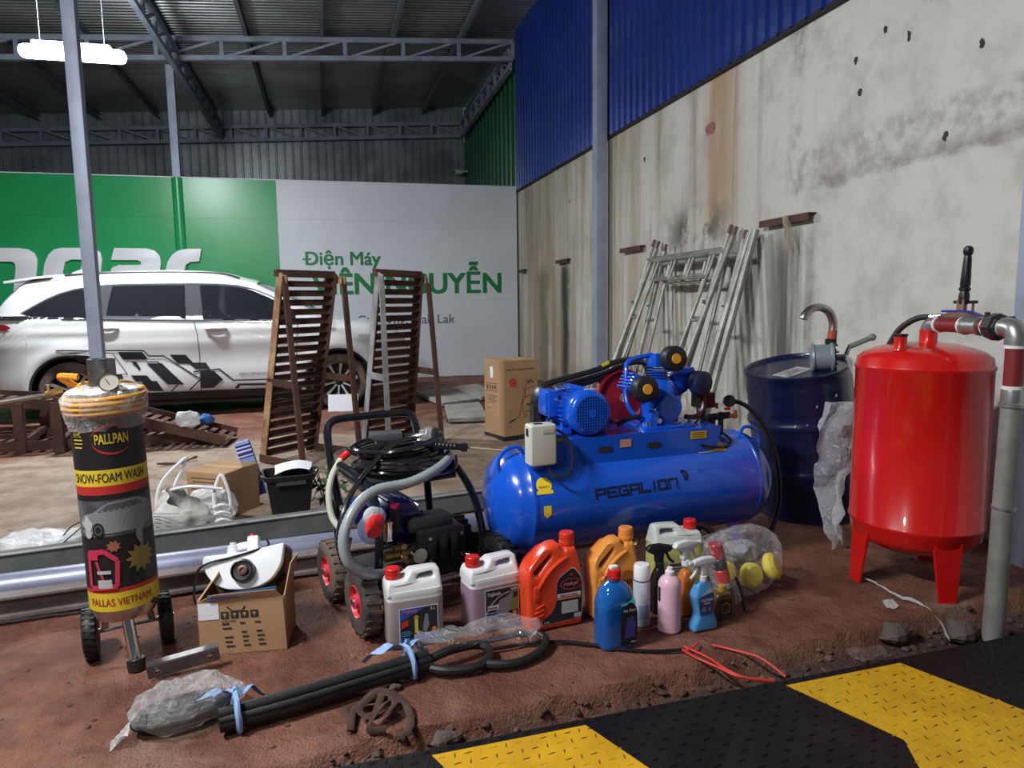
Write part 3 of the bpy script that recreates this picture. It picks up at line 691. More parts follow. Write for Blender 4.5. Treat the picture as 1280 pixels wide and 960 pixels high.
# concrete slabs on the ground near the sign
SLAB = M('concrete_slab', (.36, .355, .325), .9, 0, (.27, .265, .24), 4, bump=.3)
random.seed(5)
for lab, px in (('grey concrete slab lying nearest the tall cardboard box', [(555, 512), (600, 508), (612, 528), (560, 530)]), ('grey concrete slab lying beside the foot of the dark ramp', [(517, 494), (556, 489), (600, 504), (553, 510)]),
                ('pale concrete slab lying behind the tall cardboard box', [(562, 489), (596, 484), (625, 497), (602, 502)])):
    pts = [G(*q, 0) for q in px]; c = sum(pts, V())/4; c.z = .012
    tag(MB().prism([(q-c)*.97+V((0, 0, -.0)) for q in [V((s.x, s.y, c.z)) for s in pts]], (0, 0, .045)).build('concrete_slab', SLAB, smooth=0, bevel=.006, loc=c), lab, 'slab', 'concrete slabs before the sign')
p = G(553, 523); tag(MB().bar((0, 0, 0), (.5, .12, 0), .06, .03).build('wooden_batten', M('old_wood', (.20, .13, .08), .85, 0, (.12, .075, .05), 9), smooth=0, loc=(p.x, p.y-.25, .02)), 'short weathered wooden batten before the concrete slabs', 'wood')
p = G(535, 541); tag(MB().bar((-.1, 0, 0), (.1, .05, 0), .10, .035).build('steel_offcut', RUST, smooth=0, loc=(p.x, p.y, .022)), 'short steel offcut on the sand behind the pressure washer lance', 'offcut')
p = G(690, 572); tag(MB().bar((-.3, .1, 0), (.25, -.22, 0), .05, .03).build('timber_strip', M('pale_wood', (.42, .32, .22), .85), smooth=0, loc=(p.x, p.y+.25, .02)), 'pale timber strip on the ground beside the tall cardboard box', 'wood')
a, b_ = G(196, 582), G(247, 575)
tag(MB().tube(smooth_path([(a.x, a.y, .015), (a.x+.14, a.y-.02, .012), (b_.x-.06, b_.y-.03, .014), (b_.x, b_.y, .03)]), [.006+.006*sin(i*.5)**2 for i in range(19)], 6).build('twig', M('bark', (.10, .07, .055), .9)), 'dark bent twig lying on the sandy ground', 'twig')
# white woven sack and white wire frame
p = G(213, 684); t = thing('woven_sack', 'slumped white woven sack behind the big grey pipe', 'sack', (p.x, p.y+.12, 0), rad(-8))
SACK = M('white_woven_sack', (.58, .58, .55), .75, 0, (.46, .45, .41), 30, bump=.5, bsc=120)
def sk(u, v):
    a = 2*pi*v; k = 1 if u < .75 else 1-(u-.75)*1.3
    r = (.115+.018*sin(3*a+1)+.012*sin(5*a))*k; return V((cos(a)*r*1.0+u*.03, sin(a)*r*.8, u*.22+.05*u*cos(a-2.3)))
crumple(MB().grid(sk, 14, 28), .03, 9).build('sack_body', SACK, t, smooth=70); mb = MB()
for i in range(7): mb.merge(rect(-.10+.012*(i % 2), .06+.019*i, .15-.02*(i % 3), .006))
mb.fn(lambda q: V((q.x+.03, -.112-.02*sin((q.x+.1)*9), q.y))).build('print', M('faded_print', (.36, .37, .36), .8), t, smooth=0)
t = thing('wire_rack', 'white wire rack with hoops sticking up behind the woven sack', 'rack', (p.x+.02, p.y+.2, 0))
for pts in ([(-.12, 0, .0), (-.10, 0, .26), (.02, .02, .40), (.03, .04, .38), (-.04, .03, .22), (-.02, .02, 0)], [(.20, -.02, .0), (.17, -.02, .18), (.20, 0, .30), (.225, 0, .29), (.25, 0, .17), (.24, 0, .0)], [(-.08, 0, .24), (.06, -.04, .27), (.22, -.03, .24)], [(.17, -.03, .06), (.21, -.05, .08), (.25, -.03, .06)], [(.17, -.03, .10), (.21, -.05, .12), (.25, -.03, .10)], [(.17, -.03, .14), (.21, -.05, .16), (.25, -.03, .14)]):
    MB().tube(smooth_path(pts, 5), .009, 6).build('wire', WHITEP, t)
def bag(name, label, cat, c, s, seed, mat, n=3, amp=.35):
    me = MB().sphere((0, 0, 0), 1, 28, 18).fn(lambda q: V((q.x*s[0], q.y*s[1], q.z*s[2]))); k = min(s)
    crumple(me, k*amp, 1.1/k, seed); crumple(me, k*.14, 3.2/k, seed+9); lo = min(q.z for q in me.v); me.fn(lambda q: V((q.x, q.y, max(q.z, -s[2]*.85)+s[2]*.85+.004)))
    return tag(me.build(name, mat, smooth=25, loc=c, fix=False), label, cat)
p = G(262, 668); bag('plastic_bag', 'crumpled clear plastic bag behind the white fogging machine', 'bag', (p.x, p.y+.15, 0), (.13, .09, .12), 1, FILMW)
p = G(42, 702); bag('plastic_bag', 'crumpled milky plastic bag behind the pipe at the left edge', 'bag', (p.x-.02, p.y+.12, 0), (.20, .12, .06), 2, FILMW)
p = G(85, 690); bag('plastic_bag', 'flat clear plastic bag behind the yellow spirit level', 'bag', (p.x, p.y+.12, 0), (.13, .08, .04), 3, FILMW)
p = G(258, 545); bag('plastic_bag', 'small clear bag of pale scraps on the end of the sloping ramp', 'bag', (p.x-.05, p.y-.55, .19), (.10, .08, .07), 4, FILMW)
p = G(281, 540); bag('blue_rag', 'small blue rag on the end of the sloping ramp', 'rag', (p.x-.08, p.y-.5, .16), (.07, .06, .05), 5, M('blue_rag', (.03, .12, .35), .8))
a, b_ = G(62, 706), G(108, 692)
t = thing('spirit_level', 'yellow spirit level lying behind the big grey pipe', 'level', (a.x, a.y+.05, .005), atan2(b_.y-a.y, b_.x-a.x))
MB().box((.13, 0, .025), (.5, .028, .05)).build('rail', YEL, t, bevel=.003); MB().box((.20, -.015, .03), (.06, .004, .025)).build('vial', M('vial_green', (.05, .12, .05), .2), t); MB().box((0.38, 0, .025), (.012, .03, .052)).build('end_cap', BLK, t)
p = G(15, 712); t = thing('wire_coil', 'loose dark wire lying on the plastic bags behind the pipe', 'wire', (p.x, p.y+.05, .0))
for pts in ([(0, 0, .01), (.12, .05, .03), (.24, .12, .12), (.28, .16, .15), (.20, .14, .13), (.13, .1, .04)], [(.3, .3, .01), (.42, .34, .05), (.50, .4, .02)]): MB().tube(smooth_path(pts), .0035, 5).build('strand', BLKM, t)
# long steel members on the ground
def px_line(a, b, z): return G(*a, z), G(*b, z)
pr = .062
a = V((-1.75, 3.225, pr-.004)); b_ = V((1.75, 3.62, pr-.004)); PIPE = M('grey_violet_pipe', (.235, .25, .35), .38, .2, (.19, .20, .28), 3, coat=.2)
t = thing('steel_pipe', 'big grey violet pipe lying across the yard behind the cart', 'pipe', a); d = b_-a
MB().lathe([(pr, 0), (pr, d.length), (pr-.006, d.length), (pr-.006, 0), (pr, 0)], (0, 0, 0), d, 32).build('tube', PIPE, t)
mb = MB(); dn = d.normalized(); sd = dn.cross(Z); a0 = V((-1.9, 3.47, .01)); b0 = V((1.9, 4.15, .01)); d2 = b0-a0
t = thing('steel_channel', 'dark steel box section lying behind the big grey violet pipe', 'steel section', a0)
MB().bar((0, 0, .06), d2+V((0, 0, .06)), .08, .11).build('section', DARKST, t, smooth=0, bevel=.006); MB().bar((0, -.04, .117), d2+V((0, -.04, .117)), .018, .006).build('pale_edge', STEELO, t, smooth=0)  # pale steel strip along the upper front edge
a1 = V((-1.9, 2.985, .012)); b1 = V((1.7, 3.44, .012)); d3 = b1-a1
t = thing('steel_beam', 'rusty steel beam lying along the front of the big pipe', 'steel section', a1)
MB().bar((0, 0, .05), d3+V((0, 0, .05)), .012, .07).bar((0, 0, .088), d3+V((0, 0, .088)), .075, .009).bar((0, 0, .012), d3+V((0, 0, .012)), .075, .012).build('section', rust_mat('rust_grey_beam', (.12, .09, .085), (.20, .17, .165), (.10, .055, .045), 3), t, smooth=0)
# ================================================================ snow-foam tank on two wheels
def poly2(pts): return outline([pts], 0, 0).fn(lambda p: V((p.x, p.y, 0)))
def small_wheel(parent, c, ax, R, wd, hubm, tm=RUB, lugs=0, hub=.52):
    c, ax = V(c), V(ax).normalized(); h = wd/2
    t = MB().lathe([(R*hub, -h*.8), (R*.75, -h), (R*.93, -h*.8), (R, -h*.3), (R, h*.3), (R*.93, h*.8), (R*.75, h), (R*hub, h*.8), (R*hub, -h*.8)], c, ax, 28).build('tyre', tm, parent)
    MB().lathe([(R*hub, h*.75), (R*hub*.93, h*.82), (R*hub*.8, h*.3), (R*.22, h*.35), (R*.2, h*.95), (0, h*.95)], c, ax, 20).lathe([(R*hub, h*.75), (R*hub*.93, h*.82), (R*hub*.8, h*.3), (R*.22, h*.35), (R*.2, h*.95), (0, h*.95)], c, -ax, 20).build('hub', hubm, t)
    MB().cyl(c-ax*h*1.15, c+ax*h*1.15, R*.10, 10).build('axle_end', STEEL, t)
    if lugs:
        mb = MB(); _, s, u = frame(ax)
        for i in range(lugs):
            a = 2*pi*i/lugs; e = s*cos(a)+u*sin(a); q = u*cos(a)-s*sin(a)
            mb.bar(c+e*R*.99-ax*h*.75+q*.004, c+e*R*.99+ax*h*.75-q*.004, R*.09, R*.06, e)
        tag(mb.build('tread', tm, t, smooth=0), kind='stuff')
ft = thing('foam_tank', 'tall cylindrical snow-foam tank with printed sleeve on two black wheels', 'tank', (-.705, 2.575, 0), rad(29), rot=(rad(-1.0), rad(-1.1), rad(14))); ft.scale = (1, 1, .955)
R_ = .105; KX = R_/.142
STNL = M('stainless', (.55, .53, .5), .22, 1, (.40, .37, .34), 6)
MB().lathe([(0, .175), (.06, .178), (.09, .19), (R_-.006, .215), (R_, .25), (R_, .93), (R_-.004, .955), (.09, .975), (.06, .985), (0, .987)], seg=40).build('cylinder', STNL, ft)
def wrapm(mb, r, z0, a0=0):                        # wrap a flat print round the sleeve, x = arc length, seen from -y
    return mb.fn(lambda p: V((r*sin(p.x/r+a0), -r*cos(p.x/r+a0), z0+p.y)))
def band(z0, z1, mat, name='print_band', r=R_+.0015, a=(-2.6, 2.6)): 
    return MB().grid(lambda u, v: V((r*sin(a[0]+(a[1]-a[0])*u), -r*cos(a[0]+(a[1]-a[0])*u), z0+(z1-z0)*v)), 40, 1).build(name, mat, ft, fix=False)
SLK = M('sleeve_black', (.014, .012, .014), .45); SLY = M('sleeve_yellow', (.62, .46, .03), .4); SLG = M('sleeve_grey', (.115, .12, .135), .35, 0, (.05, .05, .06), 9); SLR = M('sleeve_red', (.42, .03, .022), .4)
band(.235, .30, SLY); band(.30, .315, SLR); band(.315, .50, SLK); band(.50, .625, SLG); band(.625, .645, SLK); band(.645, .675, SLR); band(.675, .73, SLY); band(.73, .905, SLK); band(.905, .915, SLR)
NPR = [0]
def fprint(mb, z, mat, x=0, name='print'):
    NPR[0] += 1; return wrapm(fine(mb.fn(lambda p: V(((p.x+x)*KX, p.y, 0)))), R_+.0022+.00018*NPR[0], z).build(name, mat, ft, smooth=0, fix=False)
fprint(fit(text('SNOW-FOAM WASH', 1, 0, .012), .325, .032), .687, INKK, -.175, 'lettering'); fprint(fit(text('PALLAS VIETNAM', 1, 0, .012), .27, .026), .255, SLR, -.15, 'lettering')
fprint(fit(text('PALLPAN', 1, 0, .02), .135, .034), .818, SLY, -.052, 'lettering')
fprint(MB().grid(lambda u, v: V((cos(.5+u*5.3)*(.082+.000*v), sin(.5+u*5.3)*(.052-.010*v*abs(sin((.5+u*5.3)/2))), 0)), 36, 1), .832, SLR, .015, 'logo_ring')
fprint(fit(text('SH.MC', 1, 0, .01), .045, .016), .845, SLY, -.155, 'lettering'); fprint(rect(0, 0, .05, .004).merge(rect(0, -.012, .05, .003)).merge(rect(0, -.026, .045, .004)), .833, SLY, -.155)
# the printed car picture
fprint(poly2(rnd([(-.17, .012), (-.168, .06), (-.14, .078), (-.09, .085), (-.03, .118), (.10, .122), (.17, .10), (.175, .03), (.12, .012)], .02)), .50, M('print_pale', (.20, .205, .22), .4))
fprint(poly2(rnd([(-.07, .083), (-.025, .110), (.09, .113), (.13, .092)], .01)), .502, M('print_mid', (.075, .08, .09), .4)); fprint(poly2(rnd([(-.165, .048), (-.12, .056), (-.10, .045), (-.15, .036)], .006)), .502, M('print_lamp', (.45, .46, .48), .4))
fprint(MB().lathe([(0, 0), (.026, 0)], (-.075, .022, 0), Z, 18), .502, SLK); fprint(ring2(-.075, .022, .018, .006), .5025, MATS['print_mid']); fprint(rect(-.17, .022, .05, .010), .502, MATS['print_mid'])
FM = M('print_white', (.42, .42, .42), .5)
fprint(poly2([(-.125+.022*cos(a)*(1+.3*sin(5*a)), .035+.04*sin(a)) for a in [i*pi/10 for i in range(20)]]), .50, FM); fprint(poly2([(.095+.016*cos(a)*(1+.4*sin(4*a)), .02+.06*sin(a)) for a in [i*pi/10 for i in range(20)]]), .49, M('print_foam', (.20, .205, .215), .5))
fprint(poly2([(.09+(.07 if i % 2 else .045)*cos(i*pi/11), .01+(.055 if i % 2 else .034)*sin(i*pi/11)) for i in range(22)]), .40, M('print_gold', (.22, .16, .035), .5)); fprint(poly2([(-.02+(.03 if i % 2 else .02)*cos(i*pi/8), .065+(.022 if i % 2 else .014)*sin(i*pi/8)) for i in range(16)]), .40, M('print_orange', (.30, .10, .06), .5))
PK = M('print_pink', (.50, .03, .08), .45)
fprint(line2([(-.14, -.06), (-.135, .06), (-.06, .065), (-.01, .03), (-.02, -.06), (-.14, -.065)], .018).merge(line2([(-.10, .03), (-.07, -.05)], .012)).merge(rect(-.14, .035, .05, .03)), .385, PK); fprint(rect(-.10, -.04, .06, .03).merge(rect(-.10, .01, .06, .012)), .36, FM)
# top: cap tube, gauge, coiled yellow hose, crumpled film
MB().lathe([(.042, .975), (.042, 1.10), (.037, 1.10), (.037, .985)], (0, .01, 0), seg=24).build('filler_neck', M('dull_steel', (.24, .23, .22), .35, .9, (.15, .14, .13), 12), ft)
g = MB().lathe([(.0, -.012), (.030, -.012), (.032, .0), (.032, .012), (.029, .014), (.028, .008)], (.02, -.088, 1.022), V((-.1, -1, .35)), 24).build('gauge', CHROME, ft)
MB().lathe([(0, .009), (.028, .009)], (.02, -.088, 1.022), V((-.1, -1, .35)), 24).build('gauge_face', M('gauge_face', (.33, .30, .25), .4), g); MB().bar((.02, -.100, 1.017), (.010, -.102, 1.037), .002, .002).build('needle', BLK, g)
MB().cyl((.02, -.05, .97), (.02, -.08, 1.02), .010, 8).build('gauge_stem', BRASS, ft)
HY = M('yellow_hose', (.62, .30, .03), .4, coat=.2)
pts = []
for i in range(150):
    a = i/150*2*pi*4.1; k = i/150; rr = R_+.012+.003*sin(a*1.3); pts.append((rr*cos(a), rr*sin(a), .985-.065*k+.006*sin(a+1)))
MB().tube(pts, .0072, 7).build('coiled_hose', HY, ft)
MB().tube(smooth_path([(R_+.012, 0, .985), (.06, .08, 1.01), (-.04, .075, 1.015), (-.07, .0, 1.01), (-.055, -.06, 1.0)]), .0072, 7).build('coiled_hose', HY, ft)
MB().tube(smooth_path([(-.06, .06, .99), (-.10, .07, 1.02), (-.12, .05, 1.045), (-.07, .03, 1.04)]), .012, 8).build('orange_grip', M('orange_grip', (.70, .27, .02), .4), ft)
mb = MB().cyl((-.12, .05, 1.0), (-.17, .04, .985), .012, 8).cyl((-.16, .045, .995), (-.16, .045, 1.02), .008, 8); mb.build('brass_valve', BRASS, ft); MB().tube([(-.17, .04, .985), (-.30, .02, .975), (-.33, .02, .97)], .008, 8).build('lance', STEEL, ft)
FC = [(R_+.004, .865), (R_+.006, .89), (R_+.021, .915), (R_+.024, .95), (R_+.020, .985), (R_-.005, 1.004), (.075, 1.006), (.05, 1.012)]
crumple(MB().lathe(FC[:1]+[((a[0]+b[0])/2, (a[1]+b[1])/2) for a, b in zip(FC, FC[1:])]+FC[-1:], seg=48), .008, 22, 2).build('film', clear_film('cap_film', .12, .2, (.86, .84, .80), 12), ft, smooth=40, fix=False)
crumple(MB().lathe([(.05, 1.0), (R_-.01, 1.0), (R_+.008, .99)], seg=40), .010, 20, 5).build('crumpled_film', M('white_film', (.62, .58, .52), .5), ft, smooth=40, fix=False)
# undercarriage
MB().cyl((.015, -.075, .02), (.0, -.03, .20), .019, 14).build('stand_leg', CHROME, ft); MB().cyl((.0155, -.076, .0), (.0145, -.073, .04), .028, 16).build('rubber_foot', RUB, ft)
MB().cyl((-.115, .10, .096), (.115, .10, .096), .008, 8).build('axle', STEEL, ft)
for s in (-1, 1):
    MB().bar((s*.06, .06, .20), (s*.075, .10, .096), .02, .008).build('bracket', STEEL, ft, smooth=0)
    small_wheel(ft, (s*.118, .10, .096), (s, 0, 0), .096, .048, M('magenta_hub', (.50, .02, .09), .35), lugs=26)
MB().lathe([(0, 0), (.010, 0), (.011, .012), (.007, .016), (0, .016)], (.085, -.062, .232), V((.8, -.6, 0)), 10).build('drain_plug', BLK, ft)

# ================================================================ fogging machine on its box
p = G(250, 821); q = G(358, 815); ang = atan2(q.y-p.y, q.x-p.x)+.06
fb = thing('cardboard_box', 'worn open cardboard box with black stamps carrying the white fogging machine', 'box', (p.x, p.y, 0), ang)
W_, D_, H_ = .295, .20, .20
def wall_(a, c, name='carton_wall'): MB().prism([V(q) for q in a], c).build(name, CARD, fb, smooth=0)
wall_([(0, 0, 0), (W_, 0, 0), (W_-.006, .0, H_), (.006, 0.0, H_)], (0, .005, 0)); wall_([(0, D_, 0), (W_, D_, 0), (W_, D_, H_), (0, D_, H_)], (0, -.005, 0))
wall_([(0, .005, 0), (0, D_-.005, 0), (0, D_-.005, H_), (0, .005, H_)], (.005, 0, 0)); wall_([(W_, .005, 0), (W_, D_-.005, 0), (W_, D_-.005, H_), (W_, .005, H_)], (-.005, 0, 0)); wall_([(0, 0, .0), (W_, 0, 0), (W_, D_, 0), (0, D_, 0)], (0, 0, .004))
MB().prism([(0.004, .01, H_), (.0, D_*.8, H_), (.05, D_*.8, H_+.085), (.06, .05, H_+.075)], (.004, 0, .001)).build('flap', CARD2, fb, smooth=0)
MB().prism([(W_-.004, .01, H_), (W_, D_*.9, H_), (W_+.02, D_*.9, H_+.09), (W_+.015, .05, H_+.10)], (.004, 0, .001)).build('flap', CARD2, fb, smooth=0)
MB().prism([(0.01, 0, H_), (W_-.01, 0, H_), (W_-.03, -.012, H_+.03), (.06, -.015, H_+.025)], (0, .004, 0)).build('flap', CARD2, fb, smooth=0)
print_on(fb, rect(0, 0, .068, .06), (.004, 0, .132), (1, 0, 0), PAPER, 'paper_label')
mb = MB()
for i in range(4): mb.merge(rect(.078+i*.033, .132, .026, .026))
for r in range(6):
    for x, wd in ((.08, .03), (.14, .022), (.19, .025)):
        if (r+int(x*100)) % 5: mb.merge(rect(x+.004*r/2, .11-r*.0165, wd*(.8+.2*(r % 2)), .006))
print_on(fb, fit(text('CTN NO.', 1, 0, .01), .05, .008), (.08, 0, .118), (1, 0, 0), INKK, 'lettering')
mb.merge(line2([(.10, .175), (.118, .158), (.15, .158), (.16, .175)], .005)); print_on(fb, mb, (0, 0, 0), (1, 0, 0), INKK)
for i, ch in enumerate('\u2191\u2602\u2191\u2602'): 
    print_on(fb, line2([(0, 0), (0, .014)], .003).merge(line2([(-.006, .008), (0, .015), (.006, .008)], .003)), (.091+i*.033, -.0006, .137), (1, 0, 0), CARD2)
MB().bar((.04, -.006, H_+.012), (.27, -.006, H_+.03), .004, .02, Z).build('blue_strip', M('blue_tape', (.03, .09, .22), .6), fb, smooth=0)
fo = thing('fogging_machine', 'white half-moon fogging machine with a black nozzle lying on the open cardboard box', 'machine', (p.x+.152*cos(ang), p.y+.035, H_+.03), ang, rot=(rad(-24), rad(-2), ang))
fo.scale = (.95, .95, .95)
prof = [(-.146, .118), (-.15, .10), (-.138, .055), (-.105, .01), (-.06, -.012), (0, -.018), (.06, -.012), (.105, .012), (.138, .062), (.15, .135), (.146, .142), (.0, .122)]
mb = outline([rnd(prof, .02)], .16, .006); mb.tf(Matrix.Translation((0, .08, 0)) @ XZ).build('shell', WHITEP, fo)
mb = outline([rnd([(x*1.0, z-.012) for x, z in prof], .02)], .13, .004); mb.tf(Matrix.Translation((.004, .10, 0)) @ XZ).build('base_tray', BLK, fo)
n_ = MB().lathe([(0, .0), (.042, 0), (.044, .008), (.041, .022), (.036, .024), (.034, .012), (.0, .010)], (0.0, -.004, .052), V((0, -1, 0)), 28).build('nozzle', BLK, fo)
MB().lathe([(0, .012), (.018, .012), (.018, .026), (.010, .028), (.009, .02), (0, .02)], (0.003, -.004, .053), V((0, -1, 0)), 18).build('nozzle_tip', M('copper_nozzle', (.16, .09, .07), .5, .6), n_)
MB().tube(smooth_path([(-.05, .05, .115), (-.05, .05, .135), (-.02, .05, .148), (.03, .05, .15), (.045, .05, .135), (.045, .05, .118)], 5), .010, 8, flat=1.4).build('handle', WHITEP, fo)
MB().box((.028, .045, .15), (.042, .045, .065)).build('switch_housing', WHITEP, fo, bevel=.008); MB().lathe([(0, .012), (.010, .012), (.011, 0)], (.022, .045, .18), Z, 12).build('red_button', REDP, fo)
MB().lathe([(.022, 0), (.022, .03), (.012, .036), (.012, .045), (0, .045)], (-.05, .05, .12), Z, 14).build('filler_cap', WHITEP, fo)
MB().tube(smooth_path([(.075, .05, .165), (.085, .03, .14), (.05, .0, .125), (-.04, -.006, .105), (-.125, -.01, .09), (-.165, -.005, .06), (-.175, .0, -.02), (-.17, .01, -.05)]), .0045, 6).build('cable', BLK, fo)

# ================================================================ pressure washer cart
pw = thing('pressure_washer', 'pressure washer cart in a black tube frame with dusty tyres and red hubs', 'pressure washer', (.075, 2.56, 0), rad(17))
fr = lambda name, pts, r=.0165, n=5: MB().tube(smooth_path(pts, n), r, 10).build(name, BLKG, pw)
# local: x to the right along the front, y to the back
fr('front_frame_tube', [(.10, .10, .10), (.10, .06, .25), (.10, .05, .42), (.085, .08, .51), (.06, .15, .555), (.04, .30, .575)])
fr('side_frame_tube', [(.585, .14, .07), (.59, .12, .22), (.56, .14, .40), (.51, .20, .525), (.46, .27, .565), (.40, .33, .57)])
fr('back_handle', [(.04, .33, .40), (.03, .38, .56), (.025, .40, .69), (.045, .405, .735), (.10, .41, .745), (.28, .41, .745), (.36, .405, .745), (.40, .39, .725), (.42, .37, .63), (.42, .33, .55)])
fr('lower_frame_tube', [(.10, .10, .11), (.10, .42, .11), (.12, .46, .11), (.54, .46, .11), (.585, .42, .11), (.585, .14, .10)])
fr('cross_tube', [(.10, .12, .11), (.585, .14, .11)]); fr('back_frame_tube', [(.06, .42, .11), (.05, .42, .40)]); fr('back_frame_tube', [(.50, .44, .11), (.46, .40, .54)])
MB().prism([(.06, .12, .50), (.47, .12, .50), (.53, .26, .535), (.44, .38, .54), (.05, .36, .54)], (0, 0, .012)).build('top_tray', M('tray_black', (.03, .032, .035), .4), pw, smooth=0, bevel=.004)
mb = MB().tube(smooth_path([(.06, .11, .53), (.30, .10, .525), (.46, .13, .53), (.54, .26, .555)]), .008, 8); mb.build('tray_rim', BLKG, pw)
MB().box((.29, .27, .13), (.40, .30, .025)).build('base_plate', BLKM, pw, smooth=0, bevel=.004)
DUST = TYRE
for (x, y) in ((0, 0), (0, .36)): small_wheel(pw, (x+.01, y, .126), (-1, 0, 0), .126, .075, M('pink_red_hub', (.62, .045, .07), .4), DUST, 22, .5)
for (x, y) in ((.60, .38), (.62, .05)): small_wheel(pw, (x, y, .126), (1, 0, 0), .126, .07, BLK, RUB, 22, .5)
for y in (0, .36): MB().cyl((.01, y, .126), (.60, y+.03, .126), .011, 8).build('axle', STEEL, pw)
for y in (0, .36): MB().bar((.05, y, .13), (.11, y+.08, .22), .03, .008).build('wheel_bracket', BLKG, pw, smooth=0)
MOT = M('dark_blue_motor', (.010, .022, .16), .3, coat=.3)
mo = MB().lathe([(0, -.0), (.085, 0), (.098, .015), (.10, .03), (.10, .21), (.09, .225), (0, .23)], (.24, .39, .33), V((.0, -1, 0)), 28).build('motor', MOT, pw)
mb = MB()
for k in range(22):
    a = 2*pi*k/22; e = V((cos(a), 0, sin(a))); mb.bar(V((.24, .36, .33))+e*.104, V((.24, .19, .33))+e*.104, .006, .012, e)
mb.build('cooling_fin', MOT, mo, smooth=0)
MB().box((.10, .30, .38), (.05, .10, .09)).build('terminal_box', MOT, mo, bevel=.006)
MB().lathe([(0, 0), (.055, 0), (.06, .01), (.06, .05), (.04, .06), (0, .06)], (.13, .17, .335), V((-.5, -.8, .2)), 16).build('end_cover', M('grey_blue_motor', (.10, .12, .20), .4), mo)
pu = MB().box((.38, .15, .245), (.20, .17, .13)).build('pump', BLK, pw, bevel=.012)
for i in range(3): MB().box((.32+i*.05, .06, .245), (.03, .03, .10)).build('pump_rib', BLK, pu, bevel=.005)
for x in (.31, .45):
    for z in (.20, .29): MB().cyl((x, .055, z), (x, .042, z), .007, 6).build('bolt', STEEL, pu)
MB().box((.35, .17, .325), (.20, .12, .06)).build('pump_cover', M('cover_black', (.025, .025, .028), .45), pu, bevel=.02)
MB().cyl((.20, .13, .33), (.20, .13, .415), .024, 14).build('regulator', BLK, pu); MB().cyl((.20, .13, .415), (.20, .13, .43), .02, 14).build('red_regulator_cap', M('magenta_cap', (.50, .01, .09), .4), pu)
mb = MB()
for c, r, h in (((.16, .08, .24), .02, .06), ((.22, .08, .24), .022, .05), ((.19, .07, .27), .016, .05), ((.17, .08, .19), .018, .05), ((.24, .07, .21), .015, .05)): mb.cyl(V(c)-V((h/2, 0, 0)), V(c)+V((h/2, 0, 0)), r, 10)
for z in (.18, .235, .28): mb.cyl((.20, .09, z), (.20, .045, z), .013, 6)
mb.build('brass_manifold', BRASS, pu); MB().cyl((.155, .10, .30), (.155, .10, .37), .022, 14).cyl((.155, .10, .365), (.155, .10, .378), .026, 14).build('oil_cup', CHROME, pu)
MB().cyl((.26, .06, .235), (.26, .03, .235), .03, 14).build('sight_glass', STEEL, pu)
MB().tube(smooth_path([(.09, .03, .41), (.06, .0, .40), (.055, -.03, .385)]), .03, 10).build('red_cap', REDP, pw); MB().sphere((.085, .05, .42), .045, 12, 8, (1, .8, .9)).build('cap_wrapping', FILMW, pw)
# coiled black high-pressure hose lying on the tray
ho = thing('pressure_hose', 'thick coil of glossy black hose heaped on top of the pressure washer', 'hose', (.27, 2.875, .545), 0)
random.seed(11); HB = M('black_gloss_hose', (.012, .012, .014), .2, coat=.4)
for k in range(13):
    rx, ry, z = .19+random.uniform(-.025, .02)-.003*k, .13+random.uniform(-.02, .015)-.002*k, .012+.0075*k; ph = random.random()*6
    MB().tube(smooth_path([(rx*cos(a)+.01*sin(ph), ry*sin(a)+.01*cos(ph), z+.012*sin(a+ph)+.03*(k/13)*cos(a)) for a in [i*2*pi/12 for i in range(12)]], 4, True), .0095, 8, True).build('hose_loop', HB, ho, fix=False)
MB().tube(smooth_path([PY(x, y, Y)-V(ho.location) for x, y, Y in ((520, 548, 2.88), (490, 556, 2.82), (462, 585, 2.72), (440, 615, 2.64), (427, 648, 2.58), (423, 680, 2.56), (430, 705, 2.58))]), .0105, 8).build('hose_end', HB, ho)
MB().tube([V((.105+.012*cos(a), -.02+.085*sin(a)*0+.06*cos(a)*.5, .075+.085*sin(a))) for a in [i*2*pi/16 for i in range(16)]], .004, 8, True, flat=7).build('clear_wrap', FILM, ho, fix=False)
# grey corrugated suction hose
su = thing('suction_hose', 'pale grey ribbed suction hose arching over the front of the pressure washer', 'hose', (0, 0, 0))
def wpt(x, y, z): 
    m = Matrix.Translation((.075, 2.56, 0)) @ Matrix.Rotation(rad(17), 4, 'Z'); return m @ V((x, y, z))
pth = smooth_path([PY(545, 562, 2.92), PY(559, 566, 2.88), PY(558, 576, 2.80), PY(540, 590, 2.70), PY(510, 604, 2.62), PY(470, 613, 2.56), PY(445, 634, 2.50), PY(430, 668, 2.46), PY(434, 700, 2.45), PY(454, 717, 2.48), PY(476, 718, 2.56), PY(488, 716, 2.62)], 12)
MB().tube(pth, [.019+.0013*(i % 2) for i in range(len(pth))], 12).build('suction_hose_body', M('grey_ribbed_hose', (.30, .35, .36), .3, 0, (.25, .29, .30), 5, coat=.3), su)
pth = smooth_path([PY(426, 574, 2.92), PY(415, 595, 2.88), (PY(411, 620, 2.85)), PY(416, 648, 2.82), PY(432, 668, 2.78)], 10)
by = thing('return_hose', 'clear yellowish return hose hanging at the left of the pressure washer frame', 'hose', (0, 0, 0)); MB().tube(pth, .013, 10).build('hose_body', M('yellowish_hose', (.50, .52, .42), .3), by); a = pth[0]; MB().cyl(a, a+V((.03, .02, .02)), .015, 10).build('hose_collar', REDP, by)
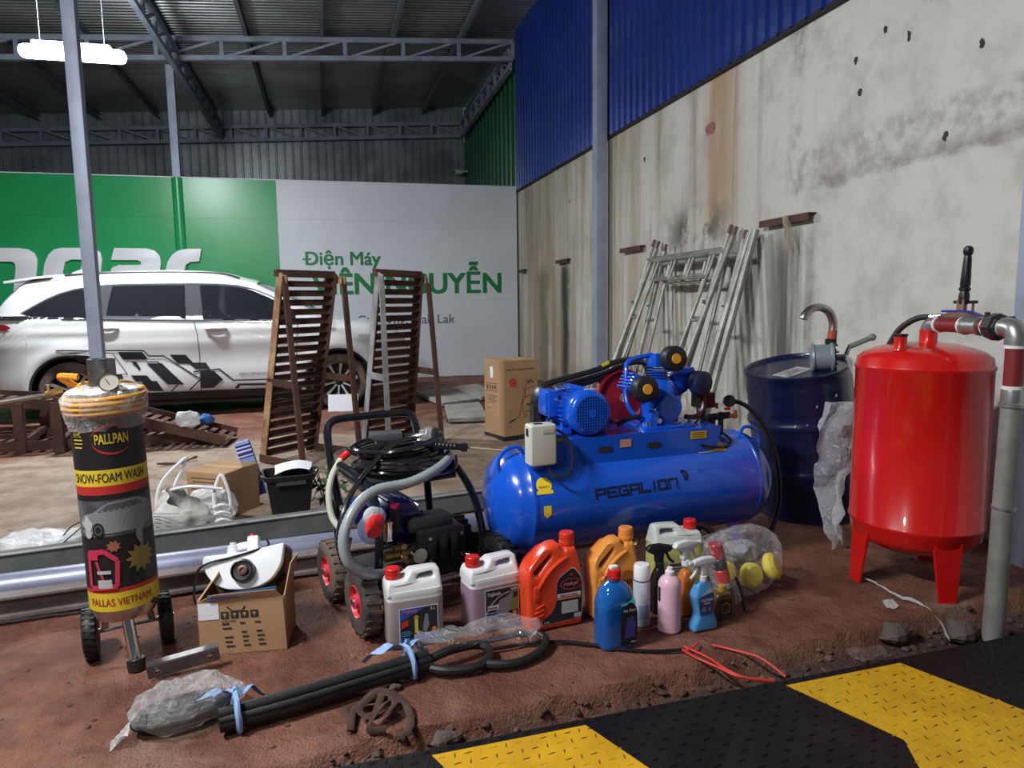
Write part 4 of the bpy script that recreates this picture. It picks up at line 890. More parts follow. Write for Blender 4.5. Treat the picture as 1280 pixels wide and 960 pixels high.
# spray gun and lance resting on the coil
ln = thing('spray_lance', 'black spray gun with a thin brass lance lying across the hose coil', 'lance', (0, 0, 0))
a, b_ = PY(541, 556, 2.80), PY(577, 559, 2.80); c = PY(664, 566, 2.83)
mb = MB().cyl(a-(b_-a)*.6, b_, .0135, 12)
for i in range(6): mb.lathe([(.0135, 0), (.0155, .004), (.0135, .008)], a+(b_-a)*(.05+i*.13), b_-a, 12)
mb.cyl(b_, b_+(b_-a).normalized()*.022, .018, 8); mb.build('lance_grip', BLK, ln)
MB().cyl(b_, c, .0045, 8).build('lance_tube', M('pale_brass', (.66, .50, .30), .5, .3), ln)
g0 = PY(432, 562, 2.95)
gl = [(0, .0), (.06, .035), (.14, .045), (.17, .03), (.16, -.01), (.10, -.035), (.03, -.03)]
gi = [(.03, .003), (.06, .022), (.11, .025), (.125, .012), (.09, -.015), (.045, -.018)]
mb = outline([rnd(gl, .02), rnd(gi, .01)], .03, .006); mb.tf(Matrix.Translation(g0) @ Matrix.Rotation(rad(8), 4, 'Z') @ Matrix.Rotation(rad(-35), 4, 'X') @ XZ).build('spray_gun', BLK, ln)
MB().cyl(g0+V((.005, 0, 0)), g0+V((-.035, -.01, -.012)), .009, 8).cyl(g0+V((-.03, -.009, -.010)), g0+V((-.055, -.015, -.018)), .006, 8).build('gun_coupling', STEEL, ln)
MB().box((g0.x+.17, g0.y+.07, g0.z+.035), (.14, .10, .035)).build('tool_case', M('dark_grey_cover', (.06, .065, .07), .5), ln, bevel=.008)
# ================================================================ jugs and bottles in the foreground
def front(mb, parent, x, y, z, mat, name='print', tilt=0): return mb.tf(Matrix.Translation((x, y, z)) @ XZ).build(name, mat, parent, smooth=0, fix=False)
def cap_screw(parent, c, r, h, mat, d=Z, name='cap', n=24):
    d = V(d).normalized(); mb = MB().lathe([(0, 0), (r, 0), (r*1.02, h*.12), (r*1.02, h*.25), (r*.97, h*.28), (r*.95, h*.93), (r*.88, h), (0, h)], c, d, n); _, s, u = frame(d)
    for k in range(n):
        a = 2*pi*k/n; e = s*cos(a)+u*sin(a); mb.bar(V(c)+e*r*.97+d*h*.3, V(c)+e*r*.96+d*h*.9, r*.07, r*.05, e)
    return mb.build(name, mat, parent)
def jug(label, cat, px, rz, mat, capm, w=.205, h=.275, d=.125, flip=False):
    p = G(*px); t = thing('jug', label, cat, (p.x, p.y+d/2*cos(rz), 0), rz); k = -1 if flip else 1
    z0 = ground_z(p.x, p.y+.05)+.002; t.location.z = z0
    sh = h*.70; hw = w/2
    body = MB().loft([sup(0, 0, z, a*hw, b*d/2, 32, 7) for z, a, b in ((0, .90, .88), (.008, .97, .96), (.02, 1, 1), (sh*.55, 1.0, 1.0), (sh-.022, 1, 1), (sh-.012, .985, .975), (sh-.004, .985, .975), (sh+.006, 1, .99), (sh+.016, .99, .95))], caps=(True, True))
    body.build('body', mat, t)
    # shoulder wedge with handle hole, drawn as the front outline of the upper part
    zs = sh+.008
    out = [(-hw*.99*k, zs-.01, .004), (hw*.98*k, zs-.01, .004), (hw*.93*k, h*.985, .022), (hw*.68*k, h*1.0, .02), (hw*-.08*k, h*.985, .02), (-hw*.20*k, h*.93, .02), (-hw*.34*k, h*.885, .015), (-hw*.48*k, h*.885, .006), (-hw*.90*k, h*.885, .006), (-hw*.99*k, h*.82, .02)]
    hole = [(hw*.08*k, h*.885), (hw*.20*k, h*.935), (hw*.70*k, h*.945), (hw*.72*k, h*.865), (hw*.14*k, h*.872)]
    if k < 0: out = out[::-1]; hole = hole[::-1]
    up = outline([rnd(out, .01, 4), rnd(hole, .01, 3)], d*.94, .011, 3).tf(XZ)
    def pinch(q):
        f = max(0, (q.z-zs)/(h-zs)); xx = q.x*k/hw
        wd = 1-f*(.30+.35*max(0, min(1, (xx+.35)/.5))); return V((q.x, q.y*wd, q.z))
    up.fn(pinch).build('shoulder', mat, t)
    MB().lathe([(.024, h*.87), (.024, h*.91)], (-hw*.68*k, 0, 0), Z, 20).build('neck', mat, t)
    cap_screw(t, (-hw*.68*k, 0, h*.895), .0275, .036, capm)
    return t, d
def lab_frame(t, x0, z0, w, h, d, base, edge=PAPER):
    front(rect(x0-.003, z0-.003, w+.006, h+.006), t, 0, -d/2-.0012, 0, edge, 'label'); front(rect(x0, z0, w, h), t, 0, -d/2-.0018, 0, base, 'label_print')
JG = levels('jug_grey_liquid', .176, (.30, .265, .25), (.66, .67, .67)); JP = levels('jug_purple_liquid', .176, (.27, .17, .23), (.68, .68, .70)); JY = levels('jug_yellow_liquid', .205, (.50, .50, .16), (.58, .62, .56))
LNAV = M('label_navy', (.02, .03, .16), .4); LBLK = M('label_black', (.022, .022, .028), .4); LCY = M('label_cyan', (.10, .35, .65), .4); LGR = M('label_green', (.12, .22, .05), .5); LWH = M('label_white', (.62, .63, .65), .4); LPK = M('label_pink', (.60, .20, .30), .4); LOR = M('label_orange', (.65, .25, .03), .4)
def poly(pts): return outline([pts], 0, 0).fn(lambda p: V((p.x, p.y, 0)))
t, d = jug('grey liquid jug with a red cap and dark blue label, left of the purple one', 'jug', (520, 808), rad(5), JG, REDP)
lab_frame(t, -.060, .022, .135, .125, d, LBLK); y = -d/2-.0026
front(poly([(-.060, .147), (.035, .147), (.0, .128), (-.06, .105)]), t, 0, y, 0, M('label_blue', (.03, .08, .42), .4)); front(poly([(-.06, .022), (.075, .022), (.075, .055), (.03, .045), (-.02, .035), (-.06, .045)]), t, 0, y, 0, MATS['label_blue'])
front(fit(text('Tojjjunjo', 1, 0, .02, .2), .055, .016), t, -.052, y-.0006, .128, LPK, 'lettering'); front(rect(-.008, .055, .012, .062).merge(MB().lathe([(0, 0), (.008, 0)], (-.002, .112, 0), Z, 10)), t, 0, y-.0006, 0, M('label_yellow_print', (.65, .55, .05), .4))
front(poly([(.02, .06), (.035, .055), (.045, .08), (.04, .12), (.03, .12)]), t, 0, y-.0006, 0, M('label_grey_print', (.2, .2, .22), .4)); front(poly([(-.055, .075), (-.03, .085), (-.032, .108), (-.056, .10)]), t, 0, y-.0006, 0, REDL); front(MB().lathe([(0, 0), (.008, 0)], (.062, .06, 0), Z, 12), t, 0, y-.0006, 0, LOR)
front(fit(text('5 L', 1, 0, .01), .018, .009), t, .05, y-.0008, .133, LWH, 'lettering'); front(rect(-.055, .062, .03, .003).merge(rect(-.055, .055, .036, .003)).merge(rect(-.055, .048, .03, .003)).merge(rect(-.04, .026, .012, .014)), t, 0, y-.0008, 0, LCY); front(rect(.02, .03, .045, .004), t, 0, y-.001, 0, LPK)
t, d = jug('purple liquid jug with a red cap and black label beside the red oil can', 'jug', (618, 787), rad(12), JP, REDP, w=.208)
lab_frame(t, -.048, .032, .135, .130, d, LBLK); y = -d/2-.0026
front(poly([(.0, .06), (.03, .055), (.055, .075), (.066, .135), (.07, .15), (.04, .128), (.012, .12), (-.01, .09)]), t, 0, y, 0, M('label_grey_print', (.2, .2, .22), .4)); front(poly([(.05, .07), (.085, .07), (.085, .12), (.062, .115)]), t, 0, y-.0004, 0, LGR); front(poly([(.05, .16), (.085, .16), (.085, .14), (.06, .138)]), t, 0, y-.0004, 0, LGR)
front(fit(text('Tojjjunjo', 1, 0, .02, .2), .055, .016), t, -.042, y-.0008, .137, LWH, 'lettering'); front(rect(-.04, .085, .045, .018), t, 0, y-.0008, 0, LWH); front(fit(text('AUTO CAR', 1, 0, .02), .035, .007), t, -.037, y-.0012, .09, REDL, 'lettering')
front(rect(-.045, .072, .05, .004).merge(rect(-.045, .062, .05, .004)), t, 0, y-.0008, 0, LCY); front(rect(-.01, .045, .09, .003).merge(rect(0, .038, .06, .003)), t, 0, y-.0008, 0, LPK); front(MB().lathe([(0, 0), (.009, 0)], (.07, .058, 0), Z, 12), t, 0, y-.0008, 0, LOR)
front(line2(arc((.06, .03), .115, rad(95), rad(165), 10), .003), t, 0, y-.0008, 0, LWH); front(fit(text('5 Liter', 1, 0, .01), .024, .008), t, .058, y-.001, .15, LWH, 'lettering')
t, d = jug('pale yellow jug with a red cap standing behind the trigger bottles', 'jug', (850, 742), rad(-2), JY, REDP, w=.215, h=.29, flip=True); y = -d/2-.0018
front(rect(-.05, .06, .115, .08), t, 0, y, 0, M('label_pale', (.50, .53, .38), .4), 'label'); front(fit(text('DUNG DICH', 1, 0, .01), .07, .010), t, -.045, y-.0008, .125, INKK, 'lettering'); front(rect(-.045, .11, .06, .004).merge(rect(-.045, .10, .07, .004)), t, 0, y-.0008, 0, INKK)

# moulded oil cans with slanting handle
def oilcan(label, px, rz, mat, capm, w, h, d, lab):
    p = G(*px); t = thing('oil_can', label, 'oil can', (p.x, p.y+d/2, ground_z(p.x, p.y)+.002), rz); hw = w/2
    out = [(-hw*.95, 0, .02), (hw, 0, .02), (hw*1.0, h*.62, .04), (hw*.86, h*.84, .02), (hw*.80, h*.90, .006), (hw*.46, h*.90, .006), (hw*.42, h*.86, .008), (hw*.30, h*.90, .02), (hw*.26, h*.955, .015), (-hw*.10, h*.955, .03), (-hw*.93, h*.72, .04), (-hw, h*.60, .03)]
    hole = [(-hw*.72, h*.66), (-hw*.66, h*.73), (-hw*.22, h*.865), (-hw*.10, h*.84), (-hw*.16, h*.80), (-hw*.60, h*.645)]
    hole2 = [(-hw*.78, h*.36), (-hw*.78, h*.52), (-hw*.56, h*.55), (-hw*.50, h*.42), (-hw*.62, h*.34)]
    mb = outline([rnd(out, .02, 5), rnd(hole, .012, 3)], d, .018, 4).tf(XZ)
    mb.fn(lambda q: V((q.x, q.y*(1-.35*max(0, min(1, (q.z/h-.58)/.4))), q.z))); mb.build('body', mat, t, smooth=45)
    mb = outline([rnd(hole2, .012, 3)], .006, .0025, 1).tf(XZ).fn(lambda q: V((q.x, q.y-d/2, q.z))); mb.build('moulded_recess', mat, t)
    pts = [(-hw*.62, -d*.47, h*.50), (-hw*.25, -d*.46, h*.66), (hw*.1, -d*.42, h*.75), (hw*.45, -d*.36, h*.80)]
    MB().tube(smooth_path(pts), .010, 8, flat=.8).build('moulded_ridge', mat, t)
    for i in range(3): MB().tube([(-hw*.80+i*.006, -d*.5, h*(.16+i*.055)), (-hw*.42, -d*.505, h*(.20+i*.055))], .004, 6).build('moulded_rib', mat, t)
    MB().lathe([(.026, 0), (.026, .02)], (hw*.63, 0, h*.89), Z, 18).build('neck', mat, t); cap_screw(t, (hw*.63, 0, h*.915), .029, .045, capm)
    lab(t, hw, d, h); return t
def redlab(t, hw, d, h):
    y = -d/2-.0015; q = [(-hw*.50, h*.075), (hw*.93, h*.095), (hw*.95, h*.55), (hw*.62, h*.70), (hw*.05, h*.57), (hw*.02, h*.32), (-hw*.12, h*.2), (-hw*.5, h*.13)]
    cx = sum(a for a, b in q)/len(q); cz = sum(b for a, b in q)/len(q)
    def yo(mb, o): return mb.fn(lambda p: V((p.x, p.y, o+ (max(0, (p.y/h-.58)/.4)*-.0)))) 
    front(outline([rnd([(cx+(a-cx)*1.04, cz+(b-cz)*1.035) for a, b in q], .02)], 0).fn(lambda p: V((p.x, p.y, 0))), t, 0, y, 0, M('label_outline', (.55, .40, .38), .4), 'label_edge')
    front(outline([rnd(q, .02)], 0).fn(lambda p: V((p.x, p.y, 0))), t, 0, y-.0006, 0, LBLK, 'label')
    front(fit(text('rokyi', 1, 0, .02, .1), .06, .02), t, hw*.28, y-.0012, h*.475, LPK, 'lettering'); front(MB().grid(lambda u, v: V((hw*.56+cos(2*pi*u)*(.046-.004*v), h*.505+sin(2*pi*u)*(.022-.004*v), 0)), 24, 1), t, 0, y-.0014, 0, REDL, 'logo_ring')
    front(rect(hw*.05, h*.36, hw*.85, h*.045), t, 0, y-.0012, 0, LWH); front(rect(hw*.05, h*.335, hw*.85, h*.02), t, 0, y-.0012, 0, LOR); front(fit(text('PETROL OIL LEISURE', 1, 0, .01), .07, .006), t, hw*.15, y-.0018, h*.373, REDL, 'lettering')
    front(rect(hw*.2, h*.17, hw*.6, h*.14), t, 0, y-.0012, 0, M('label_silver', (.42, .43, .45), .4)); front(rect(hw*.66, h*.105, hw*.25, h*.05), t, 0, y-.0012, 0, MATS['label_silver']); front(fit(text('4 Lit', 1, 0, .01), .02, .006), t, -hw*.42, y-.0014, h*.09, LWH, 'lettering'); front(rect(hw*.5, h*.60, .012, .009), t, 0, y-.0014, 0, REDL)
oilcan('bright red oil can with a black label and red screw cap', (693, 785), rad(6), M('red_oil_can', (.72, .055, .015), .28, coat=.3), M('red_oil_cap', (.62, .04, .015), .35), .228, .335, .11, redlab)
def orlab(t, hw, d, h):
    front(outline([rnd([(-hw*.1, h*.1), (hw*.9, h*.1), (hw*.9, h*.52), (hw*.35, h*.60), (0, h*.45)], .02)], 0).fn(lambda p: V((p.x, p.y, 0))), t, 0, -d/2-.0015, 0, M('orange_label', (.40, .12, .02), .45), 'label')
    front(fit(text('XDD', 1, 0, .02), .06, .016), t, 0.0, -d/2-.0025, h*.42, INKK, 'lettering')
oilcan('plain orange moulded can standing behind the blue shampoo bottle', (770, 772), rad(4), M('orange_can', (.78, .30, .05), .4, 0, (.72, .27, .045), 9), M('orange_can_cap', (.74, .27, .045), .45), .20, .325, .10, orlab)

# blue shampoo bottle, seen from its corner
p = G(775, 812); t = thing('shampoo_bottle', 'big transparent blue bottle with a red cap and black arched label', 'bottle', (p.x, p.y+.05, ground_z(p.x, p.y)+.002), rad(8))
BLUB = M('blue_liquid_bottle', (.008, .085, .32), .1, 0, (.007, .11, .38), 10, coat=.6)
prof = [(0, .92, .9), (.008, 1, 1), (.10, 1.0, 1.0), (.155, 1, 1), (.18, .95, .95), (.205, .80, .82), (.225, .56, .6), (.236, .36, .4), (.24, .30, .33)]
mb = MB()
zz = [i*.012 for i in range(14)]
rings = [sup(0, 0, 0, .064, .046, 28, 3.5)]
for i, z in enumerate([.008+.006*j for j in range(26)]): rings.append(sup(0, 0, z, .070*(1-.012*(i % 2)), .052*(1-.014*(i % 2)), 28, 3.5))
for z, a, b in prof[4:]: rings.append(sup(0, 0, z, .070*a, .052*b, 28, 2.8))
mb.loft(rings).build('body', BLUB, t, smooth=50)
MB().cyl((0, 0, .238), (0, 0, .25), .021, 18).build('neck', BLUB, t); cap_screw(t, (0, 0, .245), .023, .035, REDP); MB().box((-.005, .0, .285), (.03, .02, .012)).build('cap_tongue', WHITEP, t, bevel=.003); MB().tube(smooth_path([(-.025, -.02, .262), (-.045, -.02, .266), (-.05, 0, .266)]), .003, 6).build('seal_strip', REDP, t)
arch = [(-.005, .015), (.062, .015), (.062, .13), (.055, .155), (.035, .172), (.012, .16), (-.005, .13)]
front(outline([rnd(arch, .012)], 0).fn(lambda p: V((p.x, p.y, 0))), t, 0, -.0535, 0, LBLK, 'label'); front(poly([(.008, .04), (.05, .04), (.055, .09), (.045, .12), (.02, .115)]), t, 0, -.054, 0, M('label_deep_blue', (.05, .07, .30), .4)); front(fit(text('Bot Tuyet', 1, 0, .02, .2), .05, .012), t, .004, -.0545, .135, LWH, 'lettering'); front(fit(text('1000 ml', 1, 0, .01), .02, .006), t, .035, -.0545, .022, LWH, 'lettering')
MB().grid(lambda u, v: V((-.005+.06*u, -.0525+.012*v+.01*v*v, .16+.045*v*(1-.3*u))), 6, 4).build('green_label', M('label_sea_green', (.05, .36, .28), .4), t)
# white spray can
p = G(806, 784); t = thing('spray_can', 'white aerosol can with a white cap behind the blue shampoo bottle', 'can', (p.x, p.y+.03, .0), rad(10))
MB().lathe([(0, 0), (.030, 0), (.032, .004), (.032, .168), (.029, .176), (.026, .18)], seg=28).build('body', M('can_white', (.52, .56, .62), .35), t); MB().lathe([(.0305, .178), (.031, .18), (.0305, .228), (.027, .235), (0, .236)], seg=28).build('cap', WHITEP, t); MB().lathe([(.0315, .174), (.0318, .178)], seg=28).build('rim', M('can_rim', (.06, .07, .12), .4), t)
front_wrap = lambda mb, r, z, mat, a0=0: mb.fn(lambda q: V((r*sin(q.x/r+a0), -r*cos(q.x/r+a0), z+q.y))).build('print', mat, t, smooth=0, fix=False)
mb = MB()
for i in range(9): mb.merge(rect(-.02, .14-i*.008, .03-.008*(i % 3), .003))
front_wrap(mb, .0325, 0, M('print_grey_blue', (.22, .27, .36), .5)); front_wrap(MB().grid(lambda u, v: V((-.03+.045*u, .03+.055*v, 0)), 6, 4), .0324, 0, M('can_blue_patch', (.20, .27, .42), .4))
# pink bottle
p = G(843, 792); t = thing('pink_bottle', 'pale pink cylindrical bottle with a small white spout', 'bottle', (p.x, p.y+.042, ground_z(p.x, p.y)+.002))
MB().lathe([(0, 0), (.038, 0), (.0425, .005), (.0425, .172), (.041, .185), (.034, .20), (.022, .210), (.0165, .213)], seg=32).build('body', M('pink_plastic', (.72, .45, .56), .35), t); MB().lathe([(.0165, .208), (.0175, .21), (.0175, .228), (.012, .232), (.010, .242), (0, .243)], seg=20).build('spout', M('spout_white', (.80, .72, .77), .4), t)
front_wrap(MB().grid(lambda u, v: V((-.075+.018*u, .118+.055*v, 0)), 4, 2), .043, 0, LBLK); front_wrap(MB().grid(lambda u, v: V((-.08+.016*u, .03+.07*v, 0)), 4, 2), .043, 0, M('pink_label', (.45, .40, .45), .4))
# trigger sprayers
def trigger(t, z, mat, s=1.0, ang=0, col=None):
    g = MB().lathe([(.015*s, 0), (.017*s, .002), (.017*s, .022*s), (.013*s, .026*s)], (0, 0, z), Z, 18).build('collar', col or mat, t)
    R = Matrix.Rotation(ang, 4, 'Z')
    out = rnd([(-.02, .022), (.012, .022), (.016, .06), (.04, .066), (.048, .072), (.048, .088), (.0, .098), (-.045, .094), (-.06, .075), (-.04, .062), (-.022, .055)], .008)
    mb = outline([[(a*s, b*s) for a, b in out]], .024*s, .005*s, 2).tf(Matrix.Translation((0, 0, z)) @ R @ XZ); mb.build('spray_head', mat, t)
    mb = MB().tube([R @ V(q)+V((0, 0, z)) for q in smooth_path([(.026*s, 0, .066*s), (.034*s, 0, .045*s), (.044*s, 0, .03*s), (.058*s, 0, .018*s)])], .006*s, 8); mb.build('trigger', mat, t); a = R @ V((.048*s, 0, .08*s)); b = R @ V((.064*s, 0, .08*s)); MB().cyl(a+V((0, 0, z)), b+V((0, 0, z)), .008*s, 10).build('nozzle', mat, t)
def flatbottle(name, label, px, rz, mat, out, d, z_top, trig, tang, dy=0, s=1.0):
    p = G(*px); t = thing(name, label, 'spray bottle', (p.x, p.y+d/2+dy, ground_z(p.x, p.y)+.002), rz)
    mb = outline([rnd(out, .012, 4)], d, .012, 3).tf(XZ); mb.fn(lambda q: V((q.x, q.y*(1-.45*max(0, min(1, (q.z/z_top-.7)/.3))), q.z))); mb.build('body', mat, t, smooth=45); trigger(t, z_top-.006, trig, s, tang); return t
bo = [(-.052, 0), (.052, 0), (.054, .03), (.038, .07), (.040, .12), (.032, .17), (.016, .192), (-.012, .192), (-.03, .18), (-.05, .135), (-.046, .12), (-.030, .06), (-.05, .025)]
t = flatbottle('spray_bottle', 'blue waisted spray bottle with a white trigger and navy label', (882, 788), rad(6), M('blue_spray_liquid', (.07, .28, .58), .25, coat=.4), bo, .05, .192, M('trigger_white', (.62, .64, .66), .35), pi, 0, .95)
y = -.0258
front(poly([(-.028, .065), (.028, .065), (.032, .12), (.024, .162), (-.03, .135), (-.034, .12)]), t, 0, y, 0, M('label_navy2', (.03, .07, .26), .4), 'label'); front(poly([(-.03, .138), (.025, .15), (.023, .163), (.01, .168)]), t, 0, y-.0005, 0, LWH); front(fit(text('POLTRIDI', 1, 0, .03), .05, .010), t, -.026, y-.0008, .118, LWH, 'lettering'); front(fit(text('WINDOW', 1, 0, .01), .03, .006), t, -.016, y-.0008, .107, LWH, 'lettering'); front(MB().lathe([(0, 0), (.010, 0)], (-.012, .088, 0), Z, 12), t, 0, y-.0008, 0, M('label_brown', (.25, .2, .17), .4)); front(MB().lathe([(0, 0), (.008, 0)], (.012, .086, 0), Z, 12), t, 0, y-.0008, 0, M('label_brown2', (.30, .16, .06), .4))
ob = [(-.036, 0), (.036, 0), (.038, .10), (.03, .15), (.014, .185), (-.014, .185), (-.03, .15), (-.038, .10)]
t = flatbottle('spray_bottle', 'orange spray bottle with a tall clear white trigger behind the pink bottle', (862, 772), rad(10), M('orange_spray_liquid', (.55, .16, .035), .3), ob, .05, .205, M('trigger_clear', (.70, .71, .72), .3), 0, .01, 1.05)
t = flatbottle('spray_bottle', 'black trigger spray bottle standing behind the white aerosol can', (829, 768), rad(-4), M('black_bottle', (.018, .014, .013), .25), ob, .05, .185, BLK, 0, .01, 1.0)
p = G(907, 775)
t = thing('wax_bottle', 'squat amber brown bottle behind the blue spray bottle', 'bottle', (p.x, p.y+.03, .0), rad(4))
mb = outline([rnd([(-.042, 0), (.042, 0), (.046, .03), (.04, .085), (.028, .105), (-.028, .105), (-.044, .08), (-.046, .03)], .015)], .05, .012, 3).tf(XZ); mb.build('body', M('amber_plastic', (.13, .075, .02), .2, coat=.4), t); cap_screw(t, (0, 0, .103), .016, .025, M('gold_cap', (.45, .30, .05), .35)); front(outline([rnd([(-.03, .012), (.03, .012), (.028, .08), (-.025, .08)], .012)], 0).fn(lambda p: V((p.x, p.y, 0))), t, 0, -.0258, 0, M('dark_label', (.03, .028, .025), .4), 'label'); front(MB().lathe([(.018, 0), (.021, 0)], (0, .045, 0), Z, 20), t, 0, -.0264, 0, M('label_gold', (.40, .28, .08), .4))
# red and black tool in clear packaging, leaning
p = G(921, 770); t = thing('packaged_tool', 'red and black striped tool in clear packaging leaning beside the sponges', 'tool', (p.x, p.y+.06, .03), 0, rot=(rad(-8), rad(-11), rad(10)))
for z0, z1, m in ((.0, .06, BLK), (.06, .085, M('tool_grey', (.3, .3, .32), .3)), (.085, .14, REDP), (.14, .185, BLK), (.185, .245, M('tool_dark_red', (.40, .012, .015), .35))): MB().lathe([(.026, z0), (.029, z0+.004), (.029, z1-.004), (.026, z1)], seg=20).lathe([(0, z0), (.026, z0)], seg=20).lathe([(0, z1), (.026, z1)], seg=20).build('band', m, t)
mb = MB().loft([sup(0, 0, z, a, b, 20, 5) for z, a, b in ((-.005, .034, .034), (.0, .044, .038), (.24, .047, .038), (.265, .047, .014), (.285, .047, .003))]); crumple(mb, .004, 25).build('clear_pack', FILM, t, smooth=40)
MB().tube(smooth_path([(.035, -.035, .10), (.04, -.04, .03), (.035, -.045, -.02), (.03, -.05, -.035)]), .006, 8).build('cord', BLK, t)
# bag of yellow sponges
p = G(945, 752)
SP = M('yellow_sponge', (.80, .68, .06), .85, 0, (.72, .60, .05), 30, bump=.4, bsc=90)
bx, by_ = p.x, p.y+.11
def sponge(label, c, r, rot):
    mb = MB().lathe([(0, -.025), (r*.75, -.025), (r, -.012), (r, .012), (r*.75, .025), (0, .025)], seg=24); tag(mb.build('sponge', SP, smooth=40, loc=c), label, 'sponge', 'yellow sponges in the clear bag').rotation_euler = rot
sponge('round yellow sponge at the middle of the clear bag', (bx+.015, by_-.05, .085), .052, (rad(75), 0, rad(10))); sponge('round yellow sponge at the right of the clear bag', (bx+.125, by_-.03, .105), .056, (rad(62), rad(20), rad(35))); sponge('round yellow sponge half hidden at the left of the clear bag', (bx-.085, by_-.02, .10), .045, (rad(80), 0, rad(-20)))
mb = MB().sphere((0, 0, 0), 1, 36, 24).fn(lambda q: V((q.x*.175, q.y*.12, .14+q.z*.15))); crumple(mb, .022, 9, 4); crumple(mb, .012, 24, 2); mb.fn(lambda q: V((q.x, q.y, max(q.z, .006))))
tag(mb.build('plastic_bag', FILM, smooth=30, loc=(bx+.01, by_, 0), fix=False), 'clear plastic bag holding the yellow sponges', 'bag')
bag('grey_cloth', 'dark grey crumpled cloth inside the clear bag behind the sponges', 'cloth', (bx+.0, by_+.02, .12), (.08, .05, .05), 7, M('grey_cloth', (.25, .26, .28), .6), amp=.5)
t = thing('black_cable', 'black coiled cable on the ground behind the clear bag', 'cable', (bx+.02, by_+.2, .0))
MB().tube(smooth_path([(-.11+.10*cos(a), .03*sin(a), .11+.11*sin(a)) for a in [i*2*pi/10 for i in range(10)]], 5, True), .011, 8, True).build('loop', BLK, t, fix=False); MB().tube(smooth_path([(-.10+.11*cos(a), .03+.03*sin(a), .115+.105*sin(a)) for a in [i*2*pi/10 for i in range(10)]], 5, True), .011, 8, True).build('loop', BLK, t, fix=False)
# ================================================================ air compressor
ac = thing('air_compressor', 'big blue piston air compressor with lying tank, motor and three-cylinder pump', 'compressor', (1.325, 2.935, 0), rad(5.2))
TR, TZ, TL = .225, .36, .70
prof = [(0, -TL), (.08, -TL+.006), (.15, -TL+.03), (.195, -TL+.062), (.216, -TL+.10), (TR, -TL+.135), (TR+.0025, -TL+.137), (TR+.0025, -TL+.149), (TR, -TL+.151)]
MB().lathe(prof+[(r, -h) for r, h in prof[::-1]], (0, 0, TZ), V((1, 0, 0)), 56).build('tank', COMPB, ac, smooth=50)
def onT(mb, x0, th, mat, name='print', r=.0015, rot=0):   # wrap flat x/y art on the tank, x along the axis, y round it, centre height angle th
    c, s = cos(rot), sin(rot)
    return mb.fn(lambda p: V((x0+p.x*c-p.y*s, -(TR+r)*cos(th+(p.x*s+p.y*c)/TR), TZ+(TR+r)*sin(th+(p.x*s+p.y*c)/TR)))).build(name, mat, ac, smooth=60, fix=False)
BLKP = M('tank_black_print', (.008, .012, .04), .35)
# blocky lettering drawn as strokes
def glyphs(word, w, h, t):
    gl = {'P': [[(0, 0), (0, 1), (1, 1), (1, .45), (0, .45)]], 'E': [[(1, 0), (0, 0), (0, 1), (1, 1)], [(0, .5), (.9, .5)]], 'G': [[(1, 1), (0, 1), (0, 0), (1, 0), (1, .5), (.5, .5)]], 'A': [[(0, 0), (0, 1), (1, 1), (1, 0)], [(0, .45), (1, .45)]], 'L': [[(0, 1), (0, 0), (1, 0)]], 'I': [[(.2, 0), (.2, 1)]], 'O': [[(0, 0), (0, 1), (1, 1), (1, 0), (0, 0)]], 'N': [[(0, 0), (0, 1), (1, 1), (1, 0)]]}
    mb = MB(); x = 0; k = w/(len(word)*1.36-.8)
    for ch in word:
        for st in gl[ch]:
            for a, b in zip(st, st[1:]):
                ax, ay, bx_, by2 = x+a[0]*k, a[1]*h, x+b[0]*k, b[1]*h
                mb.merge(rect(min(ax, bx_)-t/2, min(ay, by2)-t/2, abs(ax-bx_)+t, abs(ay-by2)+t))
        x += k*1.36 if ch != 'I' else k*.75
    return mb
onT(glyphs('PEGALION', .40, .036, .010), -.285, rad(9), BLKP, 'lettering', rot=rad(1.5))
onT(outline([[(.02*cos(a)*(1 if i % 2 else .75), .02*sin(a)) for i, a in enumerate([k*2*pi/14 for k in range(14)])]], 0).fn(lambda p: V((p.x, p.y*1.3, 0))) if 0 else line2(arc((0, 0), .022, rad(-70), rad(110), 8), .012).merge(line2(arc((-.012, -.002), .018, rad(-40), rad(80), 6), .008)), .142, rad(23), BLKP, 'emblem')
for dx in (0,):
    onT(MB().grid(lambda u, v: V((-.075+.15*u, -.055+.11*v, 0)), 2, 10), .335, rad(62), YLAB, 'label', .002); mb = MB()
    for i in range(5): mb.merge(rect(-.055, -.034+i*.014, .11-.02*(i % 2), .004))
    onT(mb, .335, rad(61), M('label_olive_ink', (.45, .34, .03), .5), 'lettering', .003)
onT(MB().lathe([(0, 0), (.03, 0), (.034, 0)], (0, 0, 0), Z, 20).merge(rect(-.036, -.036, .072, .014)), -.515, rad(29), YLAB, 'sticker', .002); onT(fit(text('QUALITY', 1, 0, .02), .05, .009), -.54, rad(26), M('gold_ink', (.35, .2, .02), .5), 'lettering', .003)
onT(outline([rnd([(-.017, .026), (.017, .026), (.017, -.01), (0, -.026), (-.017, -.01)], .004)], 0).fn(lambda p: V((p.x, p.y, 0))), -.51, rad(1), YLAB, 'sticker', .002); onT(rect(-.05, -.006, .05, .012), -.30, rad(51), M('sticker_pink', (.55, .30, .25), .5), 'sticker', .002); onT(rect(0, -.006, .06, .012), -.30, rad(51), YLAB, 'sticker', .002)
CB2 = COMPB
